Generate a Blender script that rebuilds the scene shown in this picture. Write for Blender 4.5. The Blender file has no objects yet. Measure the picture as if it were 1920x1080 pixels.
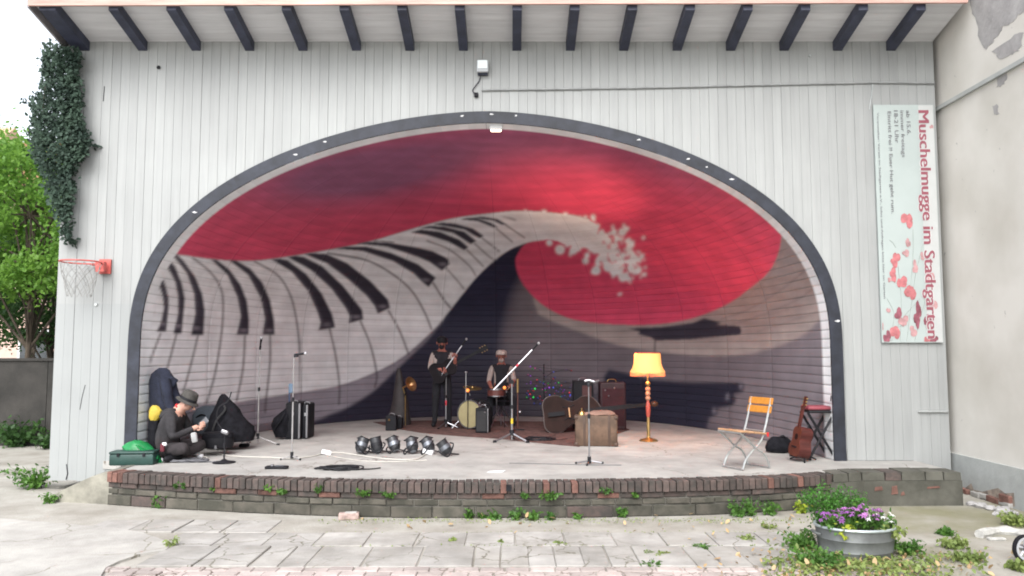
import bpy, math, random
import numpy as np
from mathutils import Vector, Matrix, Euler
random.seed(7)
RNG = np.random.default_rng(7)
R = math.radians
C = bpy.context.scene.collection
SC = bpy.context.scene

# ------------------------------------------------------------------ camera, world, sun, exposure
FPX, CAM_Z, PITCH = 1475.0, 1.77, math.atan(117/1475.0)
cam_d = bpy.data.cameras.new('camera')
cam_d.sensor_width = 36.0
cam_d.lens = 36.0*FPX/1920
cam_d.clip_end = 2000
cam = bpy.data.objects.new('camera', cam_d)
C.objects.link(cam)
cam.location = (0, 0, CAM_Z)
cam.rotation_euler = (R(90)+PITCH, 0, 0)
SC.camera = cam
w = bpy.data.worlds.new('World'); SC.world = w; w.use_nodes = True
nt = w.node_tree; nt.nodes.clear()
sky = nt.nodes.new('ShaderNodeTexSky'); sky.sky_type = 'NISHITA'; sky.sun_disc = False
SUN_EL, SUN_AZ = R(46), R(-170)
sky.sun_elevation = SUN_EL
sky.sun_rotation = SUN_AZ
sky.air_density = 1.0; sky.dust_density = 2.0; sky.ozone_density = 1.0
hs = nt.nodes.new('ShaderNodeHueSaturation'); hs.inputs['Saturation'].default_value = 0.30
bg = nt.nodes.new('ShaderNodeBackground'); bg.inputs['Strength'].default_value = 0.15
wo = nt.nodes.new('ShaderNodeOutputWorld')
nt.links.new(sky.outputs[0], hs.inputs['Color']); nt.links.new(hs.outputs[0], bg.inputs[0]); nt.links.new(bg.outputs[0], wo.inputs[0])
sd = bpy.data.lights.new('sun', 'SUN'); sd.energy = 1.45; sd.angle = R(50); sd.color = (1.0, .98, .955)
sun = bpy.data.objects.new('sun', sd); C.objects.link(sun)
# direction towards the sun: behind the camera, up and to the left
_az = SUN_AZ
sdir = Vector((math.sin(_az)*math.cos(SUN_EL), math.cos(_az)*math.cos(SUN_EL), math.sin(SUN_EL)))
sun.rotation_euler = sdir.to_track_quat('Z', 'Y').to_euler()
SC.view_settings.view_transform = 'Standard'
SC.view_settings.look = 'None'
SC.view_settings.gamma = 1.0
SC.view_settings.use_curve_mapping = False
SC.view_settings.exposure = 1.45
try:
    SC.cycles.filter_width = 1.9
    SC.cycles.max_bounces = 8
    SC.cycles.diffuse_bounces = 5
except Exception: pass

# ------------------------------------------------------------------ place helpers
S = 0.37            # height of the stage floor
D = 10.15           # distance of the bandstand front
CP, SP = math.cos(PITCH), math.sin(PITCH)
def ray(px, py):
    u = (px-960)/FPX; v = (540-py)/FPX
    return (u, CP-v*SP, SP+v*CP)
def at(px, py, z=S):
    r = ray(px, py); k = (z-CAM_Z)/r[2]
    return Vector((r[0]*k, r[1]*k, z))
def aty(px, py, y):
    r = ray(px, py); k = y/r[1]
    return Vector((r[0]*k, y, CAM_Z+r[2]*k))

# ------------------------------------------------------------------ materials
def lin(c): return tuple(c)+(1.0,)
MATS = {}
def mat(name, col, rough=.7, metal=0., var=.15, scale=6., bump=.15, bscale=40., rnd=0., stretch=(1,1,1), spec=.4, emit=None, trans=0., col2=None, cmix=.5):
    if name in MATS: return MATS[name]
    m = bpy.data.materials.new(name); m.use_nodes = True
    n = m.node_tree; b = n.nodes['Principled BSDF']
    b.inputs['Roughness'].default_value = rough; b.inputs['Metallic'].default_value = metal
    b.inputs['Specular IOR Level'].default_value = spec
    tc = n.nodes.new('ShaderNodeTexCoord'); mp = n.nodes.new('ShaderNodeMapping')
    mp.inputs['Scale'].default_value = stretch
    n.links.new(tc.outputs['Object'], mp.inputs['Vector'])
    vec = mp.outputs[0]
    oi = n.nodes.new('ShaderNodeObjectInfo')
    ad = n.nodes.new('ShaderNodeVectorMath'); ad.operation = 'ADD'
    sc = n.nodes.new('ShaderNodeMath'); sc.operation = 'MULTIPLY'; sc.inputs[1].default_value = 37.0
    n.links.new(oi.outputs['Random'], sc.inputs[0])
    n.links.new(vec, ad.inputs[0]); n.links.new(sc.outputs[0], ad.inputs[1]); vec = ad.outputs[0]
    nz = n.nodes.new('ShaderNodeTexNoise'); nz.inputs['Scale'].default_value = scale; nz.inputs['Detail'].default_value = 6
    nz.inputs['Roughness'].default_value = .62
    n.links.new(vec, nz.inputs['Vector'])
    cr = n.nodes.new('ShaderNodeValToRGB')
    c2 = col2 if col2 else tuple(max(0, x*(1-2*var)) for x in col)
    c1 = col if col2 else tuple(min(1, x*(1+var)) for x in col)
    cr.color_ramp.elements[0].position = .5-.22*(1 if not col2 else cmix); cr.color_ramp.elements[0].color = lin(c2)
    cr.color_ramp.elements[1].position = .5+.2; cr.color_ramp.elements[1].color = lin(c1)
    n.links.new(nz.outputs[0], cr.inputs[0])
    out = cr.outputs[0]
    if rnd:
        hv = n.nodes.new('ShaderNodeHueSaturation')
        mr = n.nodes.new('ShaderNodeMapRange'); mr.inputs[3].default_value = 1-rnd; mr.inputs[4].default_value = 1+rnd
        n.links.new(oi.outputs['Random'], mr.inputs[0]); n.links.new(mr.outputs[0], hv.inputs['Value'])
        n.links.new(out, hv.inputs['Color']); out = hv.outputs[0]
    n.links.new(out, b.inputs['Base Color'])
    if bump:
        n2 = n.nodes.new('ShaderNodeTexNoise'); n2.inputs['Scale'].default_value = bscale; n2.inputs['Detail'].default_value = 4
        n.links.new(vec, n2.inputs['Vector'])
        bp = n.nodes.new('ShaderNodeBump'); bp.inputs['Strength'].default_value = bump; bp.inputs['Distance'].default_value = .01
        n.links.new(n2.outputs[0], bp.inputs['Height']); n.links.new(bp.outputs[0], b.inputs['Normal'])
    if emit:
        b.inputs['Emission Color'].default_value = lin(emit[0]); b.inputs['Emission Strength'].default_value = emit[1]
    if trans:
        t = n.nodes.new('ShaderNodeBsdfTranslucent'); n.links.new(out, t.inputs[0])
        ms = n.nodes.new('ShaderNodeMixShader'); ms.inputs[0].default_value = trans
        n.links.new(b.outputs[0], ms.inputs[1]); n.links.new(t.outputs[0], ms.inputs[2])
        n.links.new(ms.outputs[0], n.nodes['Material Output'].inputs[0])
    MATS[name] = m
    return m

# ------------------------------------------------------------------ object helpers
def tag(o, label=None, cat=None, group=None, kind=None):
    if label: o['label'] = label
    if cat: o['category'] = cat
    if group: o['group'] = group
    if kind: o['kind'] = kind
    return o
def thing(name, label, cat, loc=(0,0,0), rz=0., group=None):
    o = bpy.data.objects.new(name, None); C.objects.link(o)
    o.location = loc; o.rotation_euler = (0, 0, rz); o.empty_display_size = .1
    return tag(o, label, cat, group)
def copy_tree(o, parent=None):
    c = o.copy(); C.objects.link(c)
    if parent is not None: c.parent = parent
    for ch in list(o.children): copy_tree(ch, c)
    return c
class MB:
    def __init__(s): s.v = []; s.f = []
    def add(s, vs, fs):
        k = len(s.v); s.v += [tuple(v) for v in vs]; s.f += [tuple(i+k for i in f) for f in fs]; return s
    def box(s, c, d, rot=None, taper=1.0):
        x, y, z = d[0]/2, d[1]/2, d[2]/2
        vs = [Vector((i*x*(taper if k > 0 else 1), j*y*(taper if k > 0 else 1), k*z)) for k in (-1,1) for j in (-1,1) for i in (-1,1)]
        if rot is not None:
            m = Euler(rot).to_matrix() if not isinstance(rot, Matrix) else rot
            vs = [m@v for v in vs]
        c = Vector(c); vs = [v+c for v in vs]
        return s.add(vs, [(0,2,3,1),(4,5,7,6),(0,1,5,4),(2,6,7,3),(0,4,6,2),(1,3,7,5)])
    def rbox(s, c, d, r=.02, rot=None, n=2):
        # box with rounded vertical edges and softened top and bottom
        x, y, z = d[0]/2, d[1]/2, d[2]/2
        r = min(r, x*.95, y*.95, z*.95)
        ring = []
        for (cx, cy, a0) in ((x-r, y-r, 0), (-x+r, y-r, 90), (-x+r, -y+r, 180), (x-r, -y+r, 270)):
            for k in range(n+1):
                a = R(a0+90*k/n); ring.append((cx, cy, math.cos(a), math.sin(a)))
        lev = [(-z, 0), (-z+r*.3, .7), (-z+r, 1), (z-r, 1), (z-r*.3, .7), (z, 0)]
        vs = []; N = len(ring)
        for (zz, q) in lev:
            for (cx, cy, ca, sa) in ring: vs.append(Vector((cx+ca*r*q, cy+sa*r*q, zz)))
        fs = [tuple(range(N))[::-1], tuple(range((len(lev)-1)*N, len(lev)*N))]
        for l in range(len(lev)-1):
            for k in range(N): fs.append((l*N+k, l*N+(k+1)%N, (l+1)*N+(k+1)%N, (l+1)*N+k))
        if rot is not None:
            m = Euler(rot).to_matrix(); vs = [m@v for v in vs]
        c = Vector(c); return s.add([v+c for v in vs], fs)
    def tube(s, pts, r, n=8, cap=True):
        pts = [Vector(p) for p in pts]
        rr = r if isinstance(r, (list, tuple)) else [r]*len(pts)
        vs = []; up = None
        for i, p in enumerate(pts):
            t = (pts[min(i+1, len(pts)-1)]-pts[max(i-1, 0)])
            if t.length < 1e-9: t = Vector((0,0,1))
            t.normalize()
            if up is None:
                up = Vector((0,0,1)) if abs(t.z) < .9 else Vector((1,0,0))
            a = t.cross(up).normalized(); up = a.cross(t).normalized()
            for k in range(n):
                q = 2*math.pi*k/n; vs.append(p+(a*math.cos(q)+up*math.sin(q))*rr[i])
        fs = []
        for i in range(len(pts)-1):
            for k in range(n): fs.append((i*n+k, i*n+(k+1)%n, (i+1)*n+(k+1)%n, (i+1)*n+k))
        if cap: fs += [tuple(range(n))[::-1], tuple(range((len(pts)-1)*n, len(pts)*n))]
        return s.add(vs, fs)
    def lathe(s, prof, n=20, c=(0,0,0), m=None):
        vs = []; fs = []
        for (r, z) in prof:
            for k in range(n):
                q = 2*math.pi*k/n; vs.append(Vector((r*math.cos(q), r*math.sin(q), z)))
        if m is not None: vs = [m@v for v in vs]
        c = Vector(c); vs = [v+c for v in vs]
        for i in range(len(prof)-1):
            for k in range(n): fs.append((i*n+k, i*n+(k+1)%n, (i+1)*n+(k+1)%n, (i+1)*n+k))
        return s.add(vs, fs)
    def ball(s, c, r, n=10, m=None):
        rr = r if isinstance(r, (tuple, list)) else (r, r, r)
        vs = []; fs = []; L = max(5, n//2+1)
        for i in range(L+1):
            a = math.pi*i/L
            for k in range(n):
                q = 2*math.pi*k/n
                vs.append(Vector((rr[0]*math.sin(a)*math.cos(q), rr[1]*math.sin(a)*math.sin(q), rr[2]*math.cos(a))))
        if m is not None: vs = [m@v for v in vs]
        c = Vector(c)
        for i in range(L):
            for k in range(n): fs.append((i*n+k, (i+1)*n+k, (i+1)*n+(k+1)%n, i*n+(k+1)%n))
        return s.add([v+c for v in vs], fs)
    def prism(s, poly, z0, z1, m=None, c=(0,0,0)):
        # polygon in xy (counter-clockwise), extruded z0..z1
        n = len(poly)
        vs = [Vector((p[0], p[1], z0)) for p in poly]+[Vector((p[0], p[1], z1)) for p in poly]
        if m is not None: vs = [m@v for v in vs]
        c = Vector(c); vs = [v+c for v in vs]
        fs = [tuple(range(n))[::-1], tuple(range(n, 2*n))]+[(k, (k+1)%n, n+(k+1)%n, n+k) for k in range(n)]
        return s.add(vs, fs)
    def build(s, name, m=None, parent=None, smooth=False, wpos=None):
        me = bpy.data.meshes.new(name); me.from_pydata(s.v, [], s.f); me.validate(); me.update()
        if m: me.materials.append(m)
        if smooth:
            me.polygons.foreach_set('use_smooth', [True]*len(me.polygons))
            try: me.set_sharp_from_angle(angle=R(40))
            except Exception: pass
        o = bpy.data.objects.new(name, me); C.objects.link(o)
        if parent is not None: o.parent = parent
        return o
def part(name, mb, m, parent, smooth=False, loc=None, kind=None):
    o = mb.build(name, m, parent, smooth)
    if loc is not None: o.location = loc
    if kind: o['kind'] = kind
    return o
def bez(pts, n=8):
    # Catmull-Rom through points
    P = [Vector(p) for p in pts]; P = [P[0]*2-P[1]]+P+[P[-1]*2-P[-2]]; out = []
    for i in range(1, len(P)-2):
        for k in range(n):
            t = k/n; a, b, c, d = P[i-1], P[i], P[i+1], P[i+2]
            out.append(.5*((2*b)+(c-a)*t+(2*a-5*b+4*c-d)*t*t+(3*b-a-3*c+d)*t**3))
    out.append(P[-2]); return out

# ------------------------------------------------------------------ materials used
def facade_mat():
    m = bpy.data.materials.new('white_board_paint'); m.use_nodes = True
    n = m.node_tree; b = n.nodes['Principled BSDF']; b.inputs['Roughness'].default_value = .55
    g = n.nodes.new('ShaderNodeNewGeometry'); oi = n.nodes.new('ShaderNodeObjectInfo')
    mp = n.nodes.new('ShaderNodeMapping'); mp.inputs['Scale'].default_value = (9, 9, .5)
    n.links.new(g.outputs['Position'], mp.inputs[0])
    nz = n.nodes.new('ShaderNodeTexNoise'); nz.inputs['Scale'].default_value = 1.6; nz.inputs['Detail'].default_value = 7; nz.inputs['Roughness'].default_value = .65
    n.links.new(mp.outputs[0], nz.inputs[0])
    cr = n.nodes.new('ShaderNodeValToRGB')
    cr.color_ramp.elements[0].position = .28; cr.color_ramp.elements[0].color = (.272,.280,.278,1)
    cr.color_ramp.elements[1].position = .62; cr.color_ramp.elements[1].color = (.310,.320,.316,1)
    n.links.new(nz.outputs[0], cr.inputs[0])
    # blotchy large weathering
    n2 = n.nodes.new('ShaderNodeTexNoise'); n2.inputs['Scale'].default_value = .55; n2.inputs['Detail'].default_value = 5
    n.links.new(g.outputs['Position'], n2.inputs[0])
    mr = n.nodes.new('ShaderNodeMapRange'); mr.inputs[1].default_value = .3; mr.inputs[2].default_value = .7; mr.inputs[3].default_value = .87; mr.inputs[4].default_value = 1.06
    n.links.new(n2.outputs[0], mr.inputs[0])
    # freshly repainted lower part of the left pier
    sx = n.nodes.new('ShaderNodeSeparateXYZ'); n.links.new(g.outputs['Position'], sx.inputs[0])
    l1 = n.nodes.new('ShaderNodeMath'); l1.operation = 'LESS_THAN'; l1.inputs[1].default_value = 2.37; n.links.new(sx.outputs['Z'], l1.inputs[0])
    l2 = n.nodes.new('ShaderNodeMath'); l2.operation = 'LESS_THAN'; l2.inputs[1].default_value = -4.6; n.links.new(sx.outputs['X'], l2.inputs[0])
    mu = n.nodes.new('ShaderNodeMath'); mu.operation = 'MULTIPLY'; n.links.new(l1.outputs[0], mu.inputs[0]); n.links.new(l2.outputs[0], mu.inputs[1])
    mx = n.nodes.new('ShaderNodeMix'); mx.data_type = 'RGBA'
    ma = n.nodes.new('ShaderNodeMath'); ma.operation = 'MULTIPLY'; ma.inputs[1].default_value = .55; n.links.new(mu.outputs[0], ma.inputs[0])
    n.links.new(ma.outputs[0], mx.inputs['Factor']); n.links.new(cr.outputs[0], mx.inputs['A']); mx.inputs['B'].default_value = (.27,.285,.285,1)
    hv = n.nodes.new('ShaderNodeHueSaturation')
    m3 = n.nodes.new('ShaderNodeMapRange'); m3.inputs[3].default_value = .955; m3.inputs[4].default_value = 1.035
    n.links.new(oi.outputs['Random'], m3.inputs[0])
    m4 = n.nodes.new('ShaderNodeMath'); m4.operation = 'MULTIPLY'; n.links.new(m3.outputs[0], m4.inputs[0]); n.links.new(mr.outputs[0], m4.inputs[1])
    n.links.new(m4.outputs[0], hv.inputs['Value']); n.links.new(mx.outputs['Result'], hv.inputs['Color'])
    n.links.new(hv.outputs[0], b.inputs['Base Color'])
    bp = n.nodes.new('ShaderNodeBump'); bp.inputs['Strength'].default_value = .2; bp.inputs['Distance'].default_value = .01
    n.links.new(nz.outputs[0], bp.inputs['Height']); n.links.new(bp.outputs[0], b.inputs['Normal'])
    return m
M_FAC = facade_mat()
M_NAVY = mat('weathered_navy_paint', (.040,.045,.074), .55, var=.25, scale=5, rnd=.1, bscale=25)
M_TRIM = mat('dark_slate_trim_paint', (.020,.023,.034), .55, var=.3, scale=5, rnd=.1, bscale=25)
M_SOFF = mat('white_soffit_paint', (.62,.62,.63), .6, var=.08, scale=3, rnd=.04, stretch=(.3,3,3))
M_FASC = mat('faded_red_fascia', (.52,.33,.28), .7, var=.2, scale=3, stretch=(.4,4,4))
M_CONC = mat('stage_concrete', (.37,.36,.34), .85, var=.12, scale=1.3, bump=.3, bscale=60)
M_CONC2 = mat('rough_concrete', (.25,.24,.20), .9, var=.3, scale=3, bump=.6, bscale=30)
M_BRICK = mat('dark_rim_brick', (.105,.074,.066), .85, var=.4, scale=7, rnd=.2, bump=.6, bscale=30, col2=(.048,.042,.038))
M_BRICK_LIT = mat('worn_lit_brick_top', (.36,.27,.25), .9, scale=9, rnd=.25, bump=.5, col2=(.24,.18,.17))
M_RED = mat('fresh_red_brick', (.155,.078,.062), .85, var=.3, scale=9, rnd=.25, bump=.5)
M_MOSSB = mat('grimy_mossy_brick', (.105,.094,.078), .9, scale=5, rnd=.22, bump=.6, bscale=25, col2=(.048,.047,.037))
M_MORT = mat('old_mortar', (.13,.125,.11), .95, var=.35, scale=6, bump=.6)
M_REND = mat('grey_render', (.115,.112,.095), .9, scale=3, bump=.6, bscale=18, col2=(.062,.061,.05))
M_CHROME = mat('worn_chrome', (.34,.34,.36), .33, 1.0, var=.1)
M_STEEL = mat('galvanised_steel', (.50,.52,.52), .42, .8, var=.15, scale=9)
M_BLACK = mat('matt_black_plastic', (.014,.014,.017), .6, var=.2, spec=.15)
M_CLOTH = mat('black_cloth', (.012,.012,.015), .95, spec=.1, var=.3, scale=14, bump=.5, bscale=60)
M_NAVYC = mat('dark_navy_jacket_cloth', (.014,.017,.032), .95, var=.3, scale=10, bump=.5, bscale=50)
M_BRASS = mat('old_brass', (.45,.31,.13), .35, .9, var=.2)
M_SKIN = mat('skin', (.52,.30,.23), .6, var=.08, scale=12, bump=.05)
M_SKIN2 = mat('sunburnt_skin', (.30,.105,.08), .6, var=.1, scale=12, bump=.05)
M_SHIRT = mat('pale_shirt_cloth', (.34,.28,.26), .9, var=.1, scale=12, bump=.2)
M_WOODR = mat('red_varnished_wood', (.070,.016,.013), .35, var=.3, scale=4, stretch=(1,1,5), bump=.05)
M_WOODB = mat('brown_varnished_wood', (.10,.042,.024), .3, var=.3, scale=4, bump=.05)
M_WOODO = mat('orange_varnished_slat', (.46,.19,.03), .4, var=.12, scale=5, stretch=(1,6,6), bump=.1)
M_WHITEP = mat('white_plastic', (.75,.76,.78), .4, var=.06)
M_WIRE = mat('white_cable', (.48,.46,.42), .6, var=.1)

# ================================================================== GROUND (setting)
M_GROUND = mat('trodden_earth_and_old_asphalt', (.40,.385,.355), .92, scale=.9, bump=.5, bscale=22, col2=(.27,.25,.215))
def ground_mat():
    m = bpy.data.materials.new('ground_surface'); m.use_nodes = True
    n = m.node_tree; b = n.nodes['Principled BSDF']; b.inputs['Roughness'].default_value = .92
    g = n.nodes.new('ShaderNodeNewGeometry')
    def noise(s, d=6, r=.6):
        z = n.nodes.new('ShaderNodeTexNoise'); z.inputs['Scale'].default_value = s; z.inputs['Detail'].default_value = d; z.inputs['Roughness'].default_value = r
        n.links.new(g.outputs['Position'], z.inputs[0]); return z
    a = noise(1.3, 8, .65); f = noise(28, 5); mo = noise(.55, 7, .62)
    cr = n.nodes.new('ShaderNodeValToRGB')
    cr.color_ramp.elements[0].position = .3; cr.color_ramp.elements[0].color = (.21,.19,.16,1)
    cr.color_ramp.elements[1].position = .68; cr.color_ramp.elements[1].color = (.38,.365,.33,1)
    n.links.new(a.outputs[0], cr.inputs[0])
    sx = n.nodes.new('ShaderNodeSeparateXYZ'); n.links.new(g.outputs['Position'], sx.inputs[0])
    # mossy film on the right-hand side, between planter and wall
    mr = n.nodes.new('ShaderNodeMapRange'); mr.interpolation_type = 'SMOOTHSTEP'; mr.inputs[1].default_value = 2.6; mr.inputs[2].default_value = 4.0
    n.links.new(sx.outputs['X'], mr.inputs[0])
    mr2 = n.nodes.new('ShaderNodeMapRange'); mr2.inputs[1].default_value = .42; mr2.inputs[2].default_value = .6; n.links.new(mo.outputs[0], mr2.inputs[0])
    mu = n.nodes.new('ShaderNodeMath'); mu.operation = 'MULTIPLY'; n.links.new(mr.outputs[0], mu.inputs[0]); n.links.new(mr2.outputs[0], mu.inputs[1])
    m2 = n.nodes.new('ShaderNodeMath'); m2.operation = 'MULTIPLY'; m2.inputs[1].default_value = .8; n.links.new(mu.outputs[0], m2.inputs[0])
    mx = n.nodes.new('ShaderNodeMix'); mx.data_type = 'RGBA'
    n.links.new(m2.outputs[0], mx.inputs['Factor']); n.links.new(cr.outputs[0], mx.inputs['A']); mx.inputs['B'].default_value = (.17,.165,.085,1)
    n.links.new(mx.outputs['Result'], b.inputs['Base Color'])
    bp = n.nodes.new('ShaderNodeBump'); bp.inputs['Strength'].default_value = .5; bp.inputs['Distance'].default_value = .02
    n.links.new(f.outputs[0], bp.inputs['Height']); n.links.new(bp.outputs[0], b.inputs['Normal'])
    return m
g = MB(); g.add([(-400,-60,0),(400,-60,0),(400,800,0),(-400,800,0)], [(0,1,2,3)])
tag(g.build('ground', ground_mat()), kind='structure')
# light asphalt patch at the lower left, edge lifted a little above the slabs
M_ASPH = mat('pale_worn_asphalt', (.46,.445,.415), .92, scale=1.2, bump=.45, bscale=70, col2=(.37,.355,.33))
edge_px = [(0,975),(100,984),(200,992),(270,1002),(318,1022),(312,1036),(262,1044),(222,1056),(196,1068)]
poly = [at(x, y, 0) for x, y in edge_px]
pts = [(-9.5, poly[0].y+.05)]+[(p.x, p.y) for p in poly]+[(-2.6,5.0),(-1.6,3.2),(-1.2,-6),(-14,-6),(-14,8)]
def rough(pl, amp):
    out = []
    for i in range(len(pl)):
        a = Vector(pl[i]); b = Vector(pl[(i+1) % len(pl)]); n_ = max(1, int((b-a).length/.12)) if (b-a).length < 3 else 1
        for k in range(n_):
            p = a.lerp(b, k/n_); out.append((p.x+random.uniform(-amp, amp), p.y+random.uniform(-amp, amp)))
    return out
a = MB().prism(rough(pts, .018)[::-1], -.02, .022)
tag(a.build('asphalt_patch', M_ASPH), kind='structure')

# paving: individual slabs, child objects of the pavement
pav = bpy.data.objects.new('pavement', None); C.objects.link(pav); tag(pav, kind='structure')
M_SLAB = mat('grey_concrete_slab', (.42,.405,.385), .88, scale=1.6, rnd=.09, bump=.35, bscale=55, col2=(.30,.285,.262))
M_PAVER = mat('pale_pink_paver', (.47,.40,.375), .88, scale=4, rnd=.14, bump=.4, bscale=50, col2=(.37,.32,.30))
def in_asph(x, y):
    # inside the asphalt patch?
    ins = False; P = pts
    for i in range(len(P)):
        x1, y1 = P[i]; x2, y2 = P[i-1]
        if (y1 > y) != (y2 > y) and x < (x2-x1)*(y-y1)/(y2-y1)+x1: ins = not ins
    return ins
def slab_mesh(wd, dp, h, seed, broken=False):
    rr = random.Random(seed); j = lambda: rr.uniform(-.006, .006)
    P = [(-wd/2+j(), -dp/2+j()), (wd/2+j(), -dp/2+j()), (wd/2+j(), dp/2+j()), (-wd/2+j(), dp/2+j())]
    if broken:
        k = rr.randrange(4); c = P[k]; P[k:k+1] = [(c[0]*rr.uniform(.5,.9), c[1]), (c[0]*.86, c[1]*.8), (c[0], c[1]*rr.uniform(.4,.8))] if k % 2 == 0 else [(c[0], c[1]*rr.uniform(.4,.8)), (c[0]*.86, c[1]*.8), (c[0]*rr.uniform(.5,.9), c[1])]
    mb = MB(); q = .006
    n_ = len(P); c0 = (sum(p[0] for p in P)/n_, sum(p[1] for p in P)/n_)
    ins = [(p[0]+(c0[0]-p[0])*q/wd*2, p[1]+(c0[1]-p[1])*q/dp*2) for p in P]
    vs = [(p[0], p[1], -.03) for p in P]+[(p[0], p[1], h-q) for p in P]+[(p[0], p[1], h) for p in ins]
    fs = [(k, (k+1)%n_, n_+(k+1)%n_, n_+k) for k in range(n_)]+[(n_+k, n_+(k+1)%n_, 2*n_+(k+1)%n_, 2*n_+k) for k in range(n_)]+[tuple(range(2*n_, 3*n_))]
    mb.add(vs, fs); return mb
def lay(meshes, x, y, name):
    o = bpy.data.objects.new(name, random.choice(meshes)); C.objects.link(o); o.parent = pav
    o.location = (x, y, random.uniform(-.006, .004)); o.rotation_euler = (random.uniform(-.006,.006), random.uniform(-.006,.006), random.uniform(-.008,.008)+random.choice((0, math.pi)))
    return o
def mesh_set(mbs, m, nm):
    out = []
    for mb in mbs:
        o = mb.build(nm, m); out.append(o.data); bpy.data.objects.remove(o)
    return out
def wear(m, cscale, width, dark, stain=.25, seed=0.):
    n = m.node_tree; b = n.nodes['Principled BSDF']; src = b.inputs['Base Color'].links[0].from_socket
    g = n.nodes.new('ShaderNodeNewGeometry'); ad = n.nodes.new('ShaderNodeVectorMath'); ad.inputs[1].default_value = (seed, seed*.7, 0); n.links.new(g.outputs['Position'], ad.inputs[0])
    nz = n.nodes.new('ShaderNodeTexNoise'); nz.inputs['Scale'].default_value = 5; nz.inputs['Detail'].default_value = 5; n.links.new(ad.outputs[0], nz.inputs[0])
    wv = n.nodes.new('ShaderNodeVectorMath'); wv.operation = 'MULTIPLY_ADD'; wv.inputs[1].default_value = (.22,.22,.22); n.links.new(nz.outputs['Color'], wv.inputs[0]); n.links.new(ad.outputs[0], wv.inputs[2])
    vo = n.nodes.new('ShaderNodeTexVoronoi'); vo.feature = 'DISTANCE_TO_EDGE'; vo.inputs['Scale'].default_value = cscale; n.links.new(wv.outputs[0], vo.inputs['Vector'])
    mr = n.nodes.new('ShaderNodeMapRange'); mr.inputs[1].default_value = width*.3; mr.inputs[2].default_value = width; mr.inputs[3].default_value = 1; mr.inputs[4].default_value = 0; n.links.new(vo.outputs['Distance'], mr.inputs[0])
    # cracks only in places
    n3 = n.nodes.new('ShaderNodeTexNoise'); n3.inputs['Scale'].default_value = .9; n3.inputs['Detail'].default_value = 3; n.links.new(ad.outputs[0], n3.inputs[0])
    m3 = n.nodes.new('ShaderNodeMapRange'); m3.inputs[1].default_value = .46; m3.inputs[2].default_value = .56; n.links.new(n3.outputs[0], m3.inputs[0])
    mu = n.nodes.new('ShaderNodeMath'); mu.operation = 'MULTIPLY'; n.links.new(mr.outputs[0], mu.inputs[0]); n.links.new(m3.outputs[0], mu.inputs[1])
    n4 = n.nodes.new('ShaderNodeTexNoise'); n4.inputs['Scale'].default_value = 2.3; n4.inputs['Detail'].default_value = 8; n4.inputs['Roughness'].default_value = .7; n.links.new(ad.outputs[0], n4.inputs[0])
    m4 = n.nodes.new('ShaderNodeMapRange'); m4.inputs[1].default_value = .35; m4.inputs[2].default_value = .65; m4.inputs[3].default_value = 1-stain; m4.inputs[4].default_value = 1.05; n.links.new(n4.outputs[0], m4.inputs[0])
    hv = n.nodes.new('ShaderNodeHueSaturation'); n.links.new(src, hv.inputs['Color']); n.links.new(m4.outputs[0], hv.inputs['Value'])
    mx = n.nodes.new('ShaderNodeMix'); mx.data_type = 'RGBA'; n.links.new(mu.outputs[0], mx.inputs['Factor']); n.links.new(hv.outputs[0], mx.inputs['A']); mx.inputs['B'].default_value = dark
    n.links.new(mx.outputs['Result'], b.inputs['Base Color'])
wear(M_CONC, .5, .004, (.16,.14,.12,1), .22, 5.); wear(M_SLAB, 1.7, .014, (.13,.12,.09,1), .26); wear(M_PAVER, 4.0, .03, (.16,.13,.11,1), .24, 3.); wear(M_ASPH, 1.1, .010, (.20,.185,.15,1), .24, 7.)
rows = [(8.36, 7.80), (7.80, 7.26), (7.26, 6.58)]
for ri, (y1, y0) in enumerate(rows):
    wd = .46
    ms = mesh_set([slab_mesh(wd-.014, y1-y0-.014, .014, ri*10+k) for k in range(7)], M_SLAB, 'paving_slab')
    x = -5.6+ri*.11
    while x < 3.9:
        yc = (y0+y1)/2; cx = x+wd/2; skip = False
        if in_asph(cx, yc): skip = True
        if ri == 0 and cx > -2.2: skip = True          # earth strip under the wall
        if cx > 2.55+.25*math.sin(ri*3) and ri > 0: skip = True
        if not skip:
            if ri == 2 and random.random() < .45:
                # slab cracked in two
                hw = wd/2*random.uniform(.8, 1.1)
                for (cc, ww) in ((x+hw/2, hw), (x+hw+(wd-hw)/2, wd-hw)):
                    m2 = mesh_set([slab_mesh(ww-.01, y1-y0-.014, .014, int(cx*100)+int(ww*1000))], M_SLAB, 'paving_slab'); lay(m2, cc, yc, 'paving_slab')
            else: lay(ms, cx, yc, 'paving_slab')
        x += wd
pm = mesh_set([slab_mesh(.195, .118, .014, 90+k) for k in range(9)], M_PAVER, 'paver')
y = 6.50; r_ = 0
while y > 5.15:
    x = -3.6+(.1 if r_ % 2 else 0)+random.uniform(-.02,.02)
    while x < 2.9:
        if not in_asph(x, y) and len([1 for o in pav.children if o.name.startswith('paver')]) < 300: lay(pm, x, y, 'paver')
        x += .203
    y -= .126; r_ += 1
# plain forecourt surface nearer than the pavers
f = MB(); f.add([(-9,-8,.004),(9,-8,.004),(9,5.1,.004),(-9,5.1,.004)], [(0,1,2,3)])
tag(f.build('forecourt', M_ASPH), kind='structure')

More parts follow.
